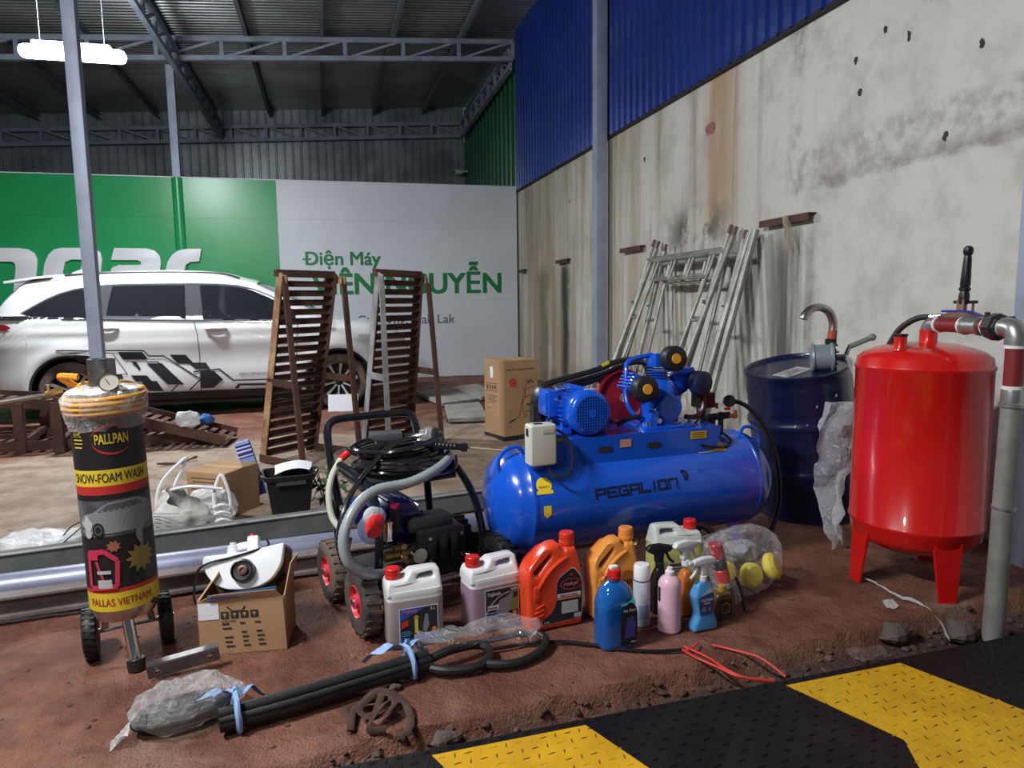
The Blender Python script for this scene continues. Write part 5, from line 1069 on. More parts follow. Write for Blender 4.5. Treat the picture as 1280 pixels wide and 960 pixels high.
# deck carrying motor and pump
pts = [(-.43, .50), (.26, .52), (.36, .545), (.38, .635), (-.36, .635), (-.45, .60)]
for y in (-.15, .145): MB().prism([(x, y, z-(0 if y < 0 else .0)) for x, z in pts], (0, .006, 0)).build('deck_side', CB2, ac, smooth=0)
MB().prism([(-.45, -.15, .60), (-.36, -.15, .635), (.38, -.15, .635), (.38, -.15, .642), (-.362, -.15, .642), (-.455, -.15, .606)], (0, .30, 0)).build('deck_top', CB2, ac, smooth=0)
for x in (-.21, .03): print_on(ac, outline([rnd([(-.035, -.012), (.035, -.012), (.035, .012), (-.035, .012)], .012)], 0).fn(lambda p: V((p.x, p.y, 0))), (x, -.151, .585), (1, 0, 0), BLKM, 'slot')
print_on(ac, rect(-.025, -.018, .055, .034), (-.115, -.151, .605), (1, 0, 0), M('label_copper', (.52, .26, .18), .5), 'label'); print_on(ac, rect(0, 0, .085, .034), (.215, -.151, .595), (1, 0, 0), M('label_amber', (.62, .40, .02), .45), 'label')
mb = MB()
for i in range(3): mb.merge(rect(.01, .007+i*.009, .065, .003))
print_on(ac, mb, (.215, -.1516, .595), (1, 0, 0), INKK, 'lettering')
# legs, wheels, lugs
for x in (-.48, .48):
    for s in (-1, 1):
        MB().prism([(x-.03, s*.10, .20), (x+.03, s*.10, .20), (x+.03, s*.19, .0), (x-.03, s*.19, .0)], (0, s*.012, 0)).build('foot', CB2, ac, smooth=0)
for s in (-1, 1):
    MB().tube(smooth_path([(s*.55, -.06, TZ+.205), (s*.575, -.062, TZ+.25), (s*.64, -.062, TZ+.235), (s*.665, -.06, TZ+.185), (s*.66, -.06, TZ+.15)], 4), .0085, 8).build('lifting_lug', CB2, ac)
MB().cyl((.0, -.02, .16), (.0, -.05, .10), .02, 10).build('drain_valve', BRASS, ac)
# motor: axis along y, fan cowl towards the camera
mx, mz = -.275, .745
m = MB().lathe([(0, .0), (.05, 0), (.085, .004), (.094, .012), (.097, .03), (.097, .09), (.092, .095), (.092, .28), (.08, .30), (.03, .305), (.03, .33), (0, .33)], (mx, -.155, mz), V((0, 1, 0)), 40).build('motor', CB2, ac, smooth=45)
mb = MB()
for k in range(30):
    a = 2*pi*k/30; e = V((cos(a), 0, sin(a))); mb.bar(V((mx, -.06, mz))+e*.095, V((mx, .12, mz))+e*.095, .004, .012, e)
mb.build('cooling_fin', CB2, m, smooth=0)
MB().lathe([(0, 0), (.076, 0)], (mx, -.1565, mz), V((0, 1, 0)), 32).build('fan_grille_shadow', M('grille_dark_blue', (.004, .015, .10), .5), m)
mb = MB()
for i in range(-6, 7):
    c = i*.012; L = sqrt(max(0, .076**2-c*c)); mb.bar((mx-L, -.158, mz+c), (mx+L, -.158, mz+c), .003, .0035); mb.bar((mx+c, -.1585, mz-L), (mx+c, -.1585, mz+L), .0035, .003)
mb.lathe([(0, -.004), (.018, -.004), (.018, 0)], (mx, -.157, mz), V((0, 1, 0)), 16); mb.build('fan_grille', CB2, m, smooth=0)
tb = MB().box((mx-.115, .04, mz+.03), (.05, .11, .115)).build('terminal_box', CB2, m, bevel=.006); MB().box((mx-.143, .04, mz+.03), (.012, .09, .095)).build('terminal_cover', CB2, tb, bevel=.006)
MB().box((mx-.06, .03, mz+.095), (.06, .055, .012)).build('name_plate', CHROME, m, bevel=.002); MB().box((mx+.02, -.10, mz+.0965), (.05, .025, .003)).build('label', M('label_peach', (.5, .42, .45), .4), m)
for s in (-1, 1):
    MB().box((mx+s*.085, .02, .66), (.05, .20, .03)).build('motor_foot', CB2, m, bevel=.004)
    for y in (-.06, .10): MB().cyl((mx+s*.095, y, .675), (mx+s*.095, y, .695), .009, 6).build('bolt', CB2, m)
# pump
px0 = .145
pb = MB().loft([[V((px0+hx*cx, hy*cy, z)) for cx, cy in [(cos(a), sin(a)) for a in [k*2*pi/24 for k in range(24)]]] for z, hx, hy in ((.642, .105, .10), (.66, .105, .10), (.665, .088, .09), (.80, .085, .085), (.84, .07, .07), (.855, .05, .05))]).build('crankcase', CB2, ac, smooth=50)
MB().lathe([(.0, 0), (.058, 0), (.06, .006), (.06, .03)], (px0, -.10, .735), V((0, 1, 0)), 24).build('crankcase_cover', CB2, pb)
for i in range(8): MB().cyl((px0+.052*cos(i*pi/4), -.106, .735+.052*sin(i*pi/4)), (px0+.052*cos(i*pi/4), -.098, .735+.052*sin(i*pi/4)), .005, 6).build('bolt', CB2, pb)
MB().prism([(px0-.13, -.10, .642), (px0-.07, -.10, .642), (px0-.05, -.095, .72), (px0-.085, -.095, .73)], (0, .05, 0)).build('foot_web', CB2, pb, smooth=0, bevel=.004); MB().box((px0, -.0, .648), (.26, .22, .014)).build('foot_plate', CB2, pb, bevel=.004)
for s in (-1, 1): MB().cyl((px0+s*.11, -.09, .65), (px0+s*.11, -.09, .675), .012, 6).build('bolt', CHROME, pb)
MB().cyl((px0-.06, -.085, .68), (px0-.06, -.105, .68), .012, 8).build('drain_plug', CHROME, pb)
FILT = M('filter_black', (.014, .014, .015), .45); FOR = M('filter_orange', (.68, .30, .02), .5)
def cylinder(d, h0, fil, dark=False):
    """finned cylinder with head leaving the crankcase along d, air filter facing the camera"""
    o = V((px0, .0, .775)); d = V(d).normalized(); c = MB().cyl(o, o+d*.12, .038, 20).build('cylinder', CB2, pb); mb = MB()
    for i in range(7): mb.lathe([(.036, 0), (.054, .001), (.054, .004), (.036, .005)], o+d*(.055+.0115*i), d, 24)
    mb.build('cylinder_fin', CB2, c, smooth=30); _, s, u = frame(d, V((0, 1, 0)))
    h = o+d*.16; MB().box(h, (.085, .095, .048), Matrix((s, u, d)).transposed().to_3x3()).build('head', CB2, c, bevel=.006)
    mb = MB()
    for i in range(5): mb.box(h+d*.030+s*(-.032+i*.016), (.006, .09, .016), Matrix((s, u, d)).transposed().to_3x3())
    for a in (-1, 1):
        for b2 in (-1, 1): mb.cyl(h+s*a*.036+u*b2*.04, h+s*a*.036+u*b2*.04+d*.034, .006, 6)
    mb.build('head_fin', CB2, c, smooth=0)
    f = V(fil); n_ = V((-.05, -1, .05)); k = MB().lathe([(0, .03), (.05, .03), (.056, .026), (.058, .02), (.058, -.02), (.054, -.026), (0, -.026)], f, n_, 32).build('air_filter', FILT, c, smooth=40)
    MB().lathe([(0, .033), (.022, .033), (.024, .029)], f, n_, 20).build('filter_centre', FOR, k); MB().cyl(f-n_*.02, h, .018, 12).build('filter_neck', CB2, k)
cylinder((-.0, .05, 1), 0, (.163, -.085, .955)); cylinder((-.86, .02, .42), 0, (.0, -.115, .830)); 
o = V((px0, 0, .775)); d = V((.86, .1, .42)).normalized(); c = MB().cyl(o, o+d*.13, .040, 20).build('cylinder', CB2, pb); mb = MB()
for i in range(6): mb.lathe([(.036, 0), (.052, .001), (.052, .004), (.036, .005)], o+d*(.07+.012*i), d, 24)
mb.build('cylinder_fin', CB2, c); _, s, u = frame(d, V((0, 1, 0))); MB().box(o+d*.175, (.09, .10, .06), Matrix((s, u, d)).transposed().to_3x3()).build('head', CB2, c, bevel=.008); MB().lathe([(0, .03), (.05, .03), (.056, .026), (.056, -.02), (0, -.026)], o+d*.16+V((.03, -.085, -.01)), V((.25, -1, 0)), 28).build('air_filter', M('filter_navy', (.012, .018, .07), .5), c)
t_ = lambda n, pts, r, mt: MB().tube(smooth_path(pts, 6), r, 10).build(n, mt, pb)
t_('discharge_pipe', [(px0-.02, .03, .965), (px0-.10, .03, .955), (px0-.155, .02, .935), (px0-.168, .01, .88), (px0-.175, .0, .80), (px0-.17, -.02, .74), (px0-.14, -.04, .695), (px0-.10, -.05, .68)], .0115, CB2)
t_('discharge_pipe', [(px0+.20, -.04, .83), (px0+.215, -.04, .76), (px0+.20, -.05, .70), (px0+.16, -.05, .675), (px0+.11, -.05, .68)], .012, M('dark_red_pipe', (.05, .012, .018), .35)); t_('oil_hose', [(px0-.24, -.04, .665), (px0-.19, -.05, .69), (px0-.13, -.06, .70)], .011, BLK)
MB().cyl((px0+.19, -.05, .845), (px0+.20, -.055, .83), .014, 10).build('red_fitting', REDP, pb)
# flywheel, belts and guard at the back
fw = MB().lathe([(.02, -.03), (.05, -.025), (.11, -.02), (.125, -.032), (.135, -.032), (.138, 0), (.135, .032), (.125, .032), (.11, .01), (.05, .03)], (px0-.10, .185, .755), V((0, 1, 0)), 36).build('flywheel', M('dark_red_flywheel', (.30, .012, .025), .4, 0, (.22, .01, .02), 20), pb)
for i in range(3): MB().lathe([(.138, -.024+i*.018), (.133, -.018+i*.018), (.138, -.012+i*.018)], (px0-.10, .185, .755), V((0, 1, 0)), 36).build('belt_groove', REDP, fw)
gd = [(mx-.10, .655), (mx-.115, .74), (mx-.09, .81), (mx-.02, .84), (px0-.22, .885), (px0-.11, .92), (px0+.0, .93), (px0+.07, .89), (px0+.09, .78), (px0+.08, .66)]
g = MB().tube(smooth_path([(x, .225, z) for x, z in gd], 5), .013, 8, flat=2.4, up=V((0, 1, 0))).build('belt_guard_frame', BLK, ac); MB().tube(smooth_path([(x, .16, z-.012) for x, z in gd[:8]], 5), .010, 8).build('belt_guard_rim', BLK, g); MB().bar((mx-.05, .19, .79), (px0-.08, .19, .885), .02, .03).build('belt', BLKM, g, smooth=0)
MB().box((px0-.17, .205, .915), (.04, .005, .016), Matrix.Rotation(rad(-22), 3, 'Y')).build('warning_sticker', YLAB, g, smooth=0); mb = MB()
for i in range(22):
    x = mx-.08+i*.024; zt = .79+(x-mx)*.30 if x < px0-.05 else .90; mb.bar((x, .228, .66), (x+.07, .228, min(zt, .90)), .0022, .0022); mb.bar((x+.07, .228, .66), (x, .228, min(zt, .90)), .0022, .0022)
tag(mb.build('guard_mesh', BLKM, g, smooth=0), kind='stuff'); MB().bar((mx-.10, .2, .66), (mx-.10, .2, .74), .05, .07).build('motor_pulley_cover', BLKM, g, smooth=0)
# pressure switch box, gauges, hoses
sw = MB().box((-.525, -.19, .642), (.115, .075, .17)).build('switch_box', M('beige_plastic', (.52, .51, .44), .45), ac, bevel=.014, bseg=3); MB().box((-.585, -.195, .695), (.004, .018, .03)).build('switch_button', BLK, sw); MB().box((-.54, -.20, .728), (.035, .022, .003)).build('switch_button', BLK, sw); MB().box((-.505, -.229, .70), (.05, .002, .016)).build('embossed_plate', M('beige_grey', (.42, .41, .37), .45), sw)
MB().bar((-.47, -.14, .62), (-.40, -.13, .60), .05, .11).build('switch_bracket', CB2, ac, smooth=0); MB().tube(smooth_path([(-.46, -.17, .70), (-.41, -.20, .66), (-.40, -.23, .58), (-.43, -.25, .52), (-.49, -.23, .52), (-.50, -.2, .56)]), .0055, 8).build('switch_cable', M('black_cable_gloss', (.02, .02, .022), .25), ac); MB().cyl((-.455, -.17, .645), (-.42, -.17, .65), .010, 8).build('brass_fitting', BRASS, ac)
mn = MB().cyl((.38, -.0, .655), (.52, -.02, .665), .017, 12).cyl((.43, 0, .57), (.43, 0, .66), .022, 12).cyl((.48, -.01, .585), (.48, -.01, .68), .014, 10).build('manifold', M('dark_iron', (.03, .032, .035), .5, .5), ac); MB().box((.385, .0, .745), (.085, .08, .075)).build('pressure_switch', BLK, mn, bevel=.01); MB().cyl((.40, 0, .66), (.40, 0, .71), .014, 10).build('switch_neck', CHROME, mn)
gg = MB().lathe([(0, -.012), (.026, -.012), (.029, 0), (.029, .01), (.025, .012), (.024, .006), (0, .006)], (.505, -.035, .735), V((-.3, -1, .2)), 20).build('gauge', BLK, mn); MB().lathe([(0, .007), (.023, .007)], (.505, -.035, .735), V((-.3, -1, .2)), 20).build('gauge_face', M('gauge_dark', (.03, .03, .035), .2), gg); MB().box((.49, -.045, .70), (.03, .01, .012)).build('red_mark', REDP, gg)
mb = MB().cyl((.51, -.03, .66), (.55, -.04, .665), .010, 8).cyl((.54, -.04, .65), (.54, -.04, .69), .008, 6).cyl((.455, -.01, .70), (.455, -.01, .725), .008, 6); mb.build('brass_tap', M('red_brass', (.42, .14, .06), .4, .6), mn)
t_ = lambda n, pts, r: MB().tube(smooth_path(pts, 6), r, 8).build(n, BLK, ac)
t_('air_hose', [(.52, -.02, .725), (.57, -.02, .725), (.63, -.03, .69), (.69, -.05, .62), (.74, -.06, .53), (.79, -.05, .40), (.80, -.06, .25), (.76, -.08, .14), (.70, -.1, .06)], .011); t_('cable', [(.36, -.04, .72), (.355, -.05, .68), (.39, -.06, .63), (.43, -.08, .60), (.46, -.11, .57), (.44, -.13, .548), (.36, -.155, .548), (.27, -.155, .565)], .0055); t_('cable', [(.35, .0, .71), (.345, -.02, .66), (.32, -.03, .64)], .004)
t_('loose_hose', [(.70, -.1, .06), (.62, -.14, .03), (.52, -.2, .04), (.45, -.24, .03)], .010)
tag(crumple(MB().lathe([(.045, 0), (.035, .05), (.018, .10), (.004, .14)], seg=14), .012, 14, 3).build('plastic_bag', clear_film('grey_clear_film', .35, .15, (.45, .48, .5)), smooth=40, loc=G(690, 730)+V((.02, .05, 0)), fix=False), 'small twisted clear plastic bag standing behind the red oil can', 'bag')

# ================================================================ blue drum with hand pump
NAVY = M('drum_navy', (.006, .011, .055), .3, 0, (.004, .008, .04), 2.5, coat=.4)
dr = thing('oil_drum', 'tilted dark blue steel drum with a hand pump against the concrete wall', 'drum', (2.65, 3.40, -.01), 0, rot=(rad(4), rad(-10.5), 0))
dr.scale = (1, 1, .97)
DR = .275; pf = [(0, .0), (DR-.012, .0), (DR, -.0+.006), (DR+.005, .01), (DR, .02)]
def hoop(z): return [(DR, z-.03), (DR+.006, z-.018), (DR+.011, z-.008), (DR+.011, z+.008), (DR+.006, z+.018), (DR, z+.03)]
pf += [(DR, .08)]+[(DR-.002+.003*(i % 2), .10+.02*i) for i in range(6)]+hoop(.30)+hoop(.58)+[(DR-.002+.005*(i % 2), .64+.022*i) for i in range(6)]+[(DR, .80), (DR, .845), (DR+.006, .855), (DR+.006, .866), (DR-.004, .870), (DR-.010, .862), (DR-.012, .850), (DR-.03, .848), (0, .848)]
shift = V((-.0, 0, .035))
MB().lathe([(r, z+.035) for r, z in pf], seg=48).build('drum_body', NAVY, dr, smooth=40)
print_on_top = lambda mb, x, y, a, mat, nm: mb.tf(Matrix.Translation((x, y, .8845)) @ Matrix.Rotation(a, 4, 'Z')).build(nm, mat, dr, smooth=0, fix=False)
print_on_top(rect(-.10, -.055, .20, .11), -.06, -.04, rad(12), M('worn_label', (.45, .45, .44), .8, 0, (.28, .28, .30), 25), 'label'); print_on_top(rect(-.085, -.048, .03, .022), -.06, -.04, rad(12), REDL, 'label_print')
mb = MB()
for i in range(4): mb.merge(rect(-.05, -.02+i*.015, .12-.03*(i % 2), .005))
mb.fn(lambda p: V((p.x, p.y, .0006))); print_on_top(mb, -.06, -.04, rad(12), INKK, 'label_print')
for i, (a, z) in enumerate(((-1.9, .70), (-1.75, .52), (-1.5, .74), (-2.1, .60), (-1.4, .45), (-1.85, .62))): MB().sphere((DR*cos(a)*1.004, DR*sin(a)*1.004, z+.035), .006, 6, 4, (1, .6, 1.6)).build('paint_chip', M('chip_grey', (.35, .36, .40), .6), dr)
hp = thing('hand_pump', 'grey rotary hand pump with a curved metal spout fixed on top of the blue drum', 'pump', PY(1020, 467, 3.22), rad(0)); hp.scale = (1.22, 1.22, 1.15)
c0 = V((0, 0, 0)); k_ = .155
GP = M('pump_grey', (.24, .28, .31), .4, .2); gx = V((.75, -.5, .05)).normalized()
ctr = V((.03, .0, .075)); 
MB().lathe([(0, -.05), (.05, -.05), (.066, -.044), (.068, -.036), (.06, -.03), (.06, .03), (.068, .036), (.068, .044), (.05, .05), (0, .05)], ctr, gx, 30).build('housing', GP, hp); MB().lathe([(0, .052), (.062, .05), (.066, .044), (.066, .038)], ctr, gx, 30).build('face_plate', BLK, hp)
MB().cyl(ctr+gx*.05, ctr+gx*.09, .012, 10).build('shaft', STEEL, hp); a = ctr+gx*.085; MB().bar(a-V((.0, 0, .02)), a+V((.03, .0, .05)), .018, .012).build('crank', STEEL, hp, smooth=0, bevel=.003); MB().cyl(a+V((.028, 0, .045)), a+V((.11, -.03, .085)), .012, 12).build('crank_grip', M('grip_grey', (.20, .22, .21), .45), hp)
MB().sphere(a+V((.115, -.032, .088)), .017, 10, 6).build('grip_knob', MATS['grip_grey'], hp)
for s in range(6): e = V((0, 0, 1))*cos(s*pi/3)+gx.cross(Z)*sin(s*pi/3); MB().cyl(ctr+e*.054+gx*.048, ctr+e*.054+gx*.060, .006, 6).build('bolt', STEEL, hp)
MB().cyl(ctr-V((0, 0, .06)), ctr-V((.0, .0, .13)), .024, 14).build('suction_neck', BLK, hp); MB().cyl(ctr+V((.04, .0, .055)), ctr+V((.04, 0, .085)), .024, 12).build('outlet_nut', BLK, hp); MB().cyl(ctr+V((.045, 0, .085)), ctr+V((.047, 0, .125)), .0195, 12).build('red_hose_end', M('dull_red', (.40, .07, .04), .5), hp)
MB().tube(smooth_path([ctr+V(q) for q in ((.047, 0, .12), (.047, 0, .165), (.025, 0, .21), (-.02, 0, .232), (-.065, 0, .225), (-.095, 0, .20), (-.105, 0, .18))], 6), .0185, 12).build('spout', M('spout_metal', (.46, .42, .37), .3, 1), hp)
tag(crumple(MB().grid(lambda u, v: V((2.60+.10*v+.03*u, 3.10-.12*u, .93-.22*u-.05*v)), 10, 6), .02, 12).build('plastic_sheet', FILMW, smooth=50, fix=False), 'torn milky plastic sheet hanging over the rim of the blue drum', 'plastic')

# ================================================================ red pressure tank and pipework
RT = M('red_tank_paint', (.60, .010, .008), .24, 0, (.55, .009, .008), 2.5, coat=.45)
rt = thing('pressure_tank', 'upright bright red steel pressure tank on three splayed legs', 'tank', (2.42, 2.42, 0), rad(0))
r0 = .256
MB().lathe([(0, .135), (.10, .14), (.17, .155), (.22, .18), (.25, .215), (r0-.003, .255), (r0+.004, .266), (r0+.004, .276), (r0, .28), (r0, .915), (r0+.004, .92), (r0+.004, .93), (r0-.002, .936), (.25, .965), (.225, .987), (.18, 1.005), (.12, 1.02), (.06, 1.027), (0, 1.029)], seg=64).build('tank', RT, rt, smooth=50)
MB().lathe([(r0+.004, .925), (r0+.0058, .928), (r0+.004, .931)], seg=64).build('weld_seam', RT, rt)
for a in (-105, 170, 32):
    e = V((cos(rad(a)), sin(rad(a)), 0)); sd = e.cross(Z)
    z0 = ground_z(2.42+.26*e.x, 2.42+.26*e.y)
    mb = MB()
    for w1, w2, off in ((.058, .036, 0),): mb.loft([[e*.246+sd*-w1+Z*.235, e*.246+sd*w1+Z*.235, e*.230+sd*w1+Z*.235, e*.230+sd*-w1+Z*.235], [e*.262+sd*-w2+Z*z0, e*.262+sd*w2+Z*z0, e*.252+sd*w2+Z*z0, e*.252+sd*-w2+Z*z0]])
    mb.build('leg', RT, rt, smooth=0, bevel=.002)
def stub(x, y, r, h, name='port'): 
    z = 1.0 if sqrt(x*x+y*y) > .12 else 1.02; return MB().lathe([(r+.004, z), (r, z+.01), (r, z+h), (r-.004, z+h), (r-.004, z+h-.01), (0, z+h-.01)], (x, y, 0), Z, 22).build(name, RT, rt)
stub(-.168, -.05, .024, .06); MB().cyl((-.168, -.05, 1.057), (-.168, -.05, 1.067), .027, 20).build('port_plug', BLK, rt); stub(-.0, -.02, .034, .062, 'outlet_port'); stub(.13, .10, .02, .05)
WP = thing('water_pipe', 'red and grey water pipe running from the red tank to the upright galvanised pipe', 'pipe', (2.42, 2.40, 1.05))
REDO = M('red_oxide_pipe', (.20, .018, .018), .45, 0, (.15, .015, .015), 10, coat=.2); GAL = M('galvanised_fitting', (.46, .46, .45), .35, .8, (.36, .36, .35), 12); TAPE = M('thread_tape', (.72, .72, .70), .6)
zz = 1.103-1.05; s0 = V((0, 0, 0)); e0 = V((-.075, -.45, 0))+V((0, 0, 0)); dd = e0.normalized()
pr_ = .027
MB().cyl((0, 0, -.006), (0, 0, .0), .033, 16).build('thread_tape', TAPE, WP)
MB().tube(smooth_path([(0, 0, -.004), (0, 0, .022), V((0, 0, .045))+dd*.012, V((0, 0, .053))+dd*.035, V((0, 0, .053))+dd*.06], 5), .033, 16).build('elbow', GAL, WP)
P_ = lambda t: V((0, 0, .053))+dd*t
MB().cyl(P_(.058), P_(.068), .034, 16).build('thread_tape', TAPE, WP); MB().cyl(P_(.066), P_(.20), .029, 20).build('red_pipe', REDO, WP); MB().cyl(P_(.195), P_(.205), .034, 16).build('thread_tape', TAPE, WP)
MB().lathe([(.030, 0), (.036, .003), (.036, .012), (.031, .016), (.031, .075), (.036, .079), (.036, .088), (.030, .091)], P_(.203), dd, 20).build('tee', GAL, WP); MB().cyl(P_(.293), P_(.325), .029, 18).build('red_pipe', REDO, WP); MB().cyl(P_(.318), P_(.328), .035, 16).build('thread_tape', TAPE, WP)
MB().lathe([(.032, 0), (.040, .002), (.040, .016), (.050, .02), (.050, .054), (.042, .058), (.042, .07), (.032, .072)], P_(.325), dd, 8).build('union_nut', M('dark_union', (.05, .052, .055), .4, .6), WP)
MB().cyl(P_(.395), P_(.408), .034, 16).build('thread_tape', TAPE, WP)
ex = P_(.456); MB().tube(smooth_path([P_(.402), P_(.425), P_(.446)-V((0, 0, .008)), ex-V((0, 0, .03)), ex-V((0, 0, .06))], 5), .036, 16).build('elbow', GAL, WP)
# manual valve with the long black handle
vv = thing('lever_valve', 'valve with a long black upright handle and blue lever above the red water pipe', 'valve', V((2.42, 2.40, 1.105))+dd*.19+V((.03, .03, .0)))
IR = M('rusty_casting', (.17, .105, .08), .7, .3, (.10, .065, .05), 20)
MB().loft([sup(0, 0, z, a, b, 16, 3) for z, a, b in ((.018, .03, .10), (.03, .035, .11), (.045, .03, .06), (.055, .022, .03))]).build('valve_body', IR, vv)
MB().cyl((.0, .09, .03), (.0, .16, .026), .013, 10).build('hose_barb', CHROME, vv)
MB().bar((-.005, .0, .045), (-.005, -.0, .10), .032, .02).build('stem_bracket', M('bracket_brown', (.24, .13, .08), .6), vv, bevel=.004)
for s in (-1, 1): MB().cyl((.012, s*.034, .05), (.012, s*.034, .085), .005, 6).build('bolt', M('rust_bolt', (.20, .09, .05), .7), vv); MB().box((.012, s*.034, .088), (.02, .026, .012)).build('nut', BLK, vv)
MB().lathe([(.018, .05), (.020, .08), (.016, .10), (.021, .105), (.021, .112), (.016, .118), (.0185, .125), (.017, .17), (.0145, .225), (.013, .235), (.012, .238), (.0165, .245), (.0185, .256), (.016, .268), (.008, .275), (0, .276)], (0.0, 0, .03), V((.02, -.02, 1)), 20).build('lever_handle', BLK, vv)
MB().tube(smooth_path([(-.02, .075, .052), (-.02, .0, .053), (-.018, -.06, .05), (-.015, -.09, .035), (-.015, -.11, .022)], 4), .0075, 8, flat=.6).build('blue_lever', M('blue_lever', (.02, .05, .32), .35), vv)
MB().cyl((0, -.10, .025), (0, -.20, .022), .012, 10).build('brass_valve', BRASS, vv); MB().cyl((0, -.2, .022), (0, -.215, .022), .016, 6).build('end_nut', BLK, vv); MB().cyl((0, -.11, .02), (0, -.11, .05), .009, 8).build('valve_stem', BLK, vv)
ph = thing('rubber_hose', 'black rubber hose dropping from the valve behind the red tank', 'hose', V((2.42, 2.40, 1.105))+dd*.19+V((.03, .03, .0)))
MB().tube(smooth_path([(0, .15, .027), (-.02, .20, .02), (-.05, .25, -.02), (-.07, .28, -.08), (-.08, .31, -.15)], 6), .0125, 10).build('hose_body', RUB, ph)
MB().cyl((.185-.0, .10, 0), (.185, .10, 0), .01) if 0 else None
st = V((2.42, 2.40, 1.05))+ex
sp = thing('standpipe', 'upright galvanised water pipe at the right edge beside the steel plate', 'pipe', (st.x, st.y, -.05))
zt = st.z-.06+.05
MB().cyl((0, 0, zt), (0, 0, zt-.012), .035, 18).build('thread_tape', TAPE, sp); MB().cyl((0, 0, zt-.01), (0, 0, zt-.15), .031, 20).build('red_pipe', REDO, sp); MB().cyl((0, 0, zt-.145), (0, 0, zt-.157), .036, 18).build('thread_tape', TAPE, sp); MB().lathe([(.030, 0), (.040, .002), (.040, .014), (.035, .018), (.035, .06), (.034, .065)], (0, 0, zt-.222), Z, 20).build('coupling', GAL, sp); MB().cyl((0, 0, zt-.2), (-.012, .0, 0), .0335, 24, .036).build('tube', M('galvanised_pipe_dull', (.29, .29, .27), .5, .35, (.22, .22, .20), 8), sp)
MB().cyl((-.004, 0, .50), (-.004, 0, .51), .039, 20).build('joint', GAL, sp)
# scaffold frames leaning on the wall
def scaffold(label, ya, yb, lean, H, seed, z0=0):
    """an H frame: two stiles, cross bars, and inner bracing; leans from foot (away from the wall) to the wall"""
    t = thing('scaffolding', label, 'scaffold', (XW-lean, ya, z0), 0, 'scaffold frames leaning on the wall'); wdt = yb-ya; up = V((lean-.095, 0, H)); L = up.length
    P2 = lambda s, f: V((0, wdt*s, 0))+up*f
    T = lambda n, a, b, r=.023: MB().tube([a, b], r, 12).build(n, ZINC, t)
    for s in (0, 1): T('stile', P2(s, 0), P2(s, 1)); MB().cyl(P2(s, .995), P2(s, 1.04), .017, 10).build('joint_pin', M('rust_pin', (.16, .10, .08), .7), t)
    T('cross_bar', P2(0, .93), P2(1, .93)); T('cross_bar', P2(.13, .82), P2(.87, .82), .014)
    for s in (.13, .87): T('inner_brace', P2(s, .93), P2(s, .30), .015); 
    for s in (0, .87): 
        for f in (.62, .34): T('rung', P2(s, f), P2(s+.13, f), .014)
    for s in (.38, .62): T('short_bar', P2(s, .93), P2(s, .82), .013)
    for s, f in ((0, .3), (0, .7), (1, .3), (1, .7)): MB().cyl(P2(s, f)-V((.05, 0, 0)), P2(s, f), .008, 6).build('lock_pin', STEEL, t)
    return t
scaffold('front grey scaffold frame, its near stile rusty topped, leaning on the stained wall', 4.93, 6.25, .78, 1.70, 1)
scaffold('second grey scaffold frame behind the front one, a little farther left', 4.99, 6.33, .66, 1.72, 2)
scaffold('third grey scaffold frame, nearest the wall and standing more upright', 4.78, 6.08, .52, 1.66, 3)
for i, (y, ln_) in enumerate(((4.72, .62), (4.66, .56))):
    t = thing('scaffold_tube', ('thick loose scaffold tube leaning at the right of the frames', 'thick loose scaffold tube leaning closest to the wall at the right of the frames')[i], 'tube', (XW-ln_, y, 0)); MB().lathe([(.028, 0), (.028, 1.78), (.024, 1.78), (.024, 1.6)], (0, 0, 0), V((ln_-.10, -.02, 1.68)), 16).build('tube', ZINC, t)
# iron brackets let into the wall
for lab, y0, y1, z in (('short rusty iron bracket in the wall at the far corner by the sign', 11.35, 11.05, 1.73), ('short rusty iron bracket in the wall above the black stain', 9.42, 8.95, 1.77), ('short rusty iron bracket in the wall left of the scaffold frames', 7.20, 6.68, 1.765), ('long rusty iron bracket in the wall right of the scaffold frames', 4.64, 4.09, 1.775)):
    t = thing('wall_bracket', lab, 'bracket', (XW, y0, z)); a, b_ = V((-.03, 0, 0)), V((-.03, y1-y0, 0)); w_ = .045
    MB().bar(a, b_, .06, .008).bar(a+V((-.03, 0, -w_/2)), b_+V((-.03, 0, -w_/2)), .008, w_).build('angle_iron', RUST, t, smooth=0)
    if y0 < 5:
        for j in range(6): MB().tube(smooth_path([(-.03, -.28-.012*j, .01), (-.075, -.30-.01*j, -.01), (-.06, -.30-.016*j, -.09), (-.045-.006*j, -.29-.03*j, -.16-.04*(j % 3))]), .005 if j < 3 else .0025, 6).build('rope_strand', M('pale_rope', (.40, .33, .25), .9), t)
for y, z in ((5.45, 2.62),): tag(crumple(MB().lathe([(0, 0), (.05, .004), (.07, 0)], (XW-.003, y, z), V((-1, 0, 0)), 14), .02, 14).fn(lambda q: V((q.x, q.y, z+(q.z-z)*.9))).build('broken_plaster', M('bare_brick_red', (.34, .14, .10), .9), smooth=0), 'small patch of bare red brick in the broken plaster', 'patch')
for i, (x, y) in enumerate(((1137, 45), (1182, 170), (1107, 38), (1228, 55), (1075, 115), (806, 200), (712, 252), (1070, 75))):
    p = PX(x, y, XW); tag(crumple(MB().sphere((0, 0, 0), 1, 10, 6, (.006, .014, .026)), .012, 40, i).build('plaster_hole', M('hole_dark', (.05, .042, .035), .9), wall, smooth=30, loc=(XW, p.y, p.z)), 'dark ragged hole in the plaster')
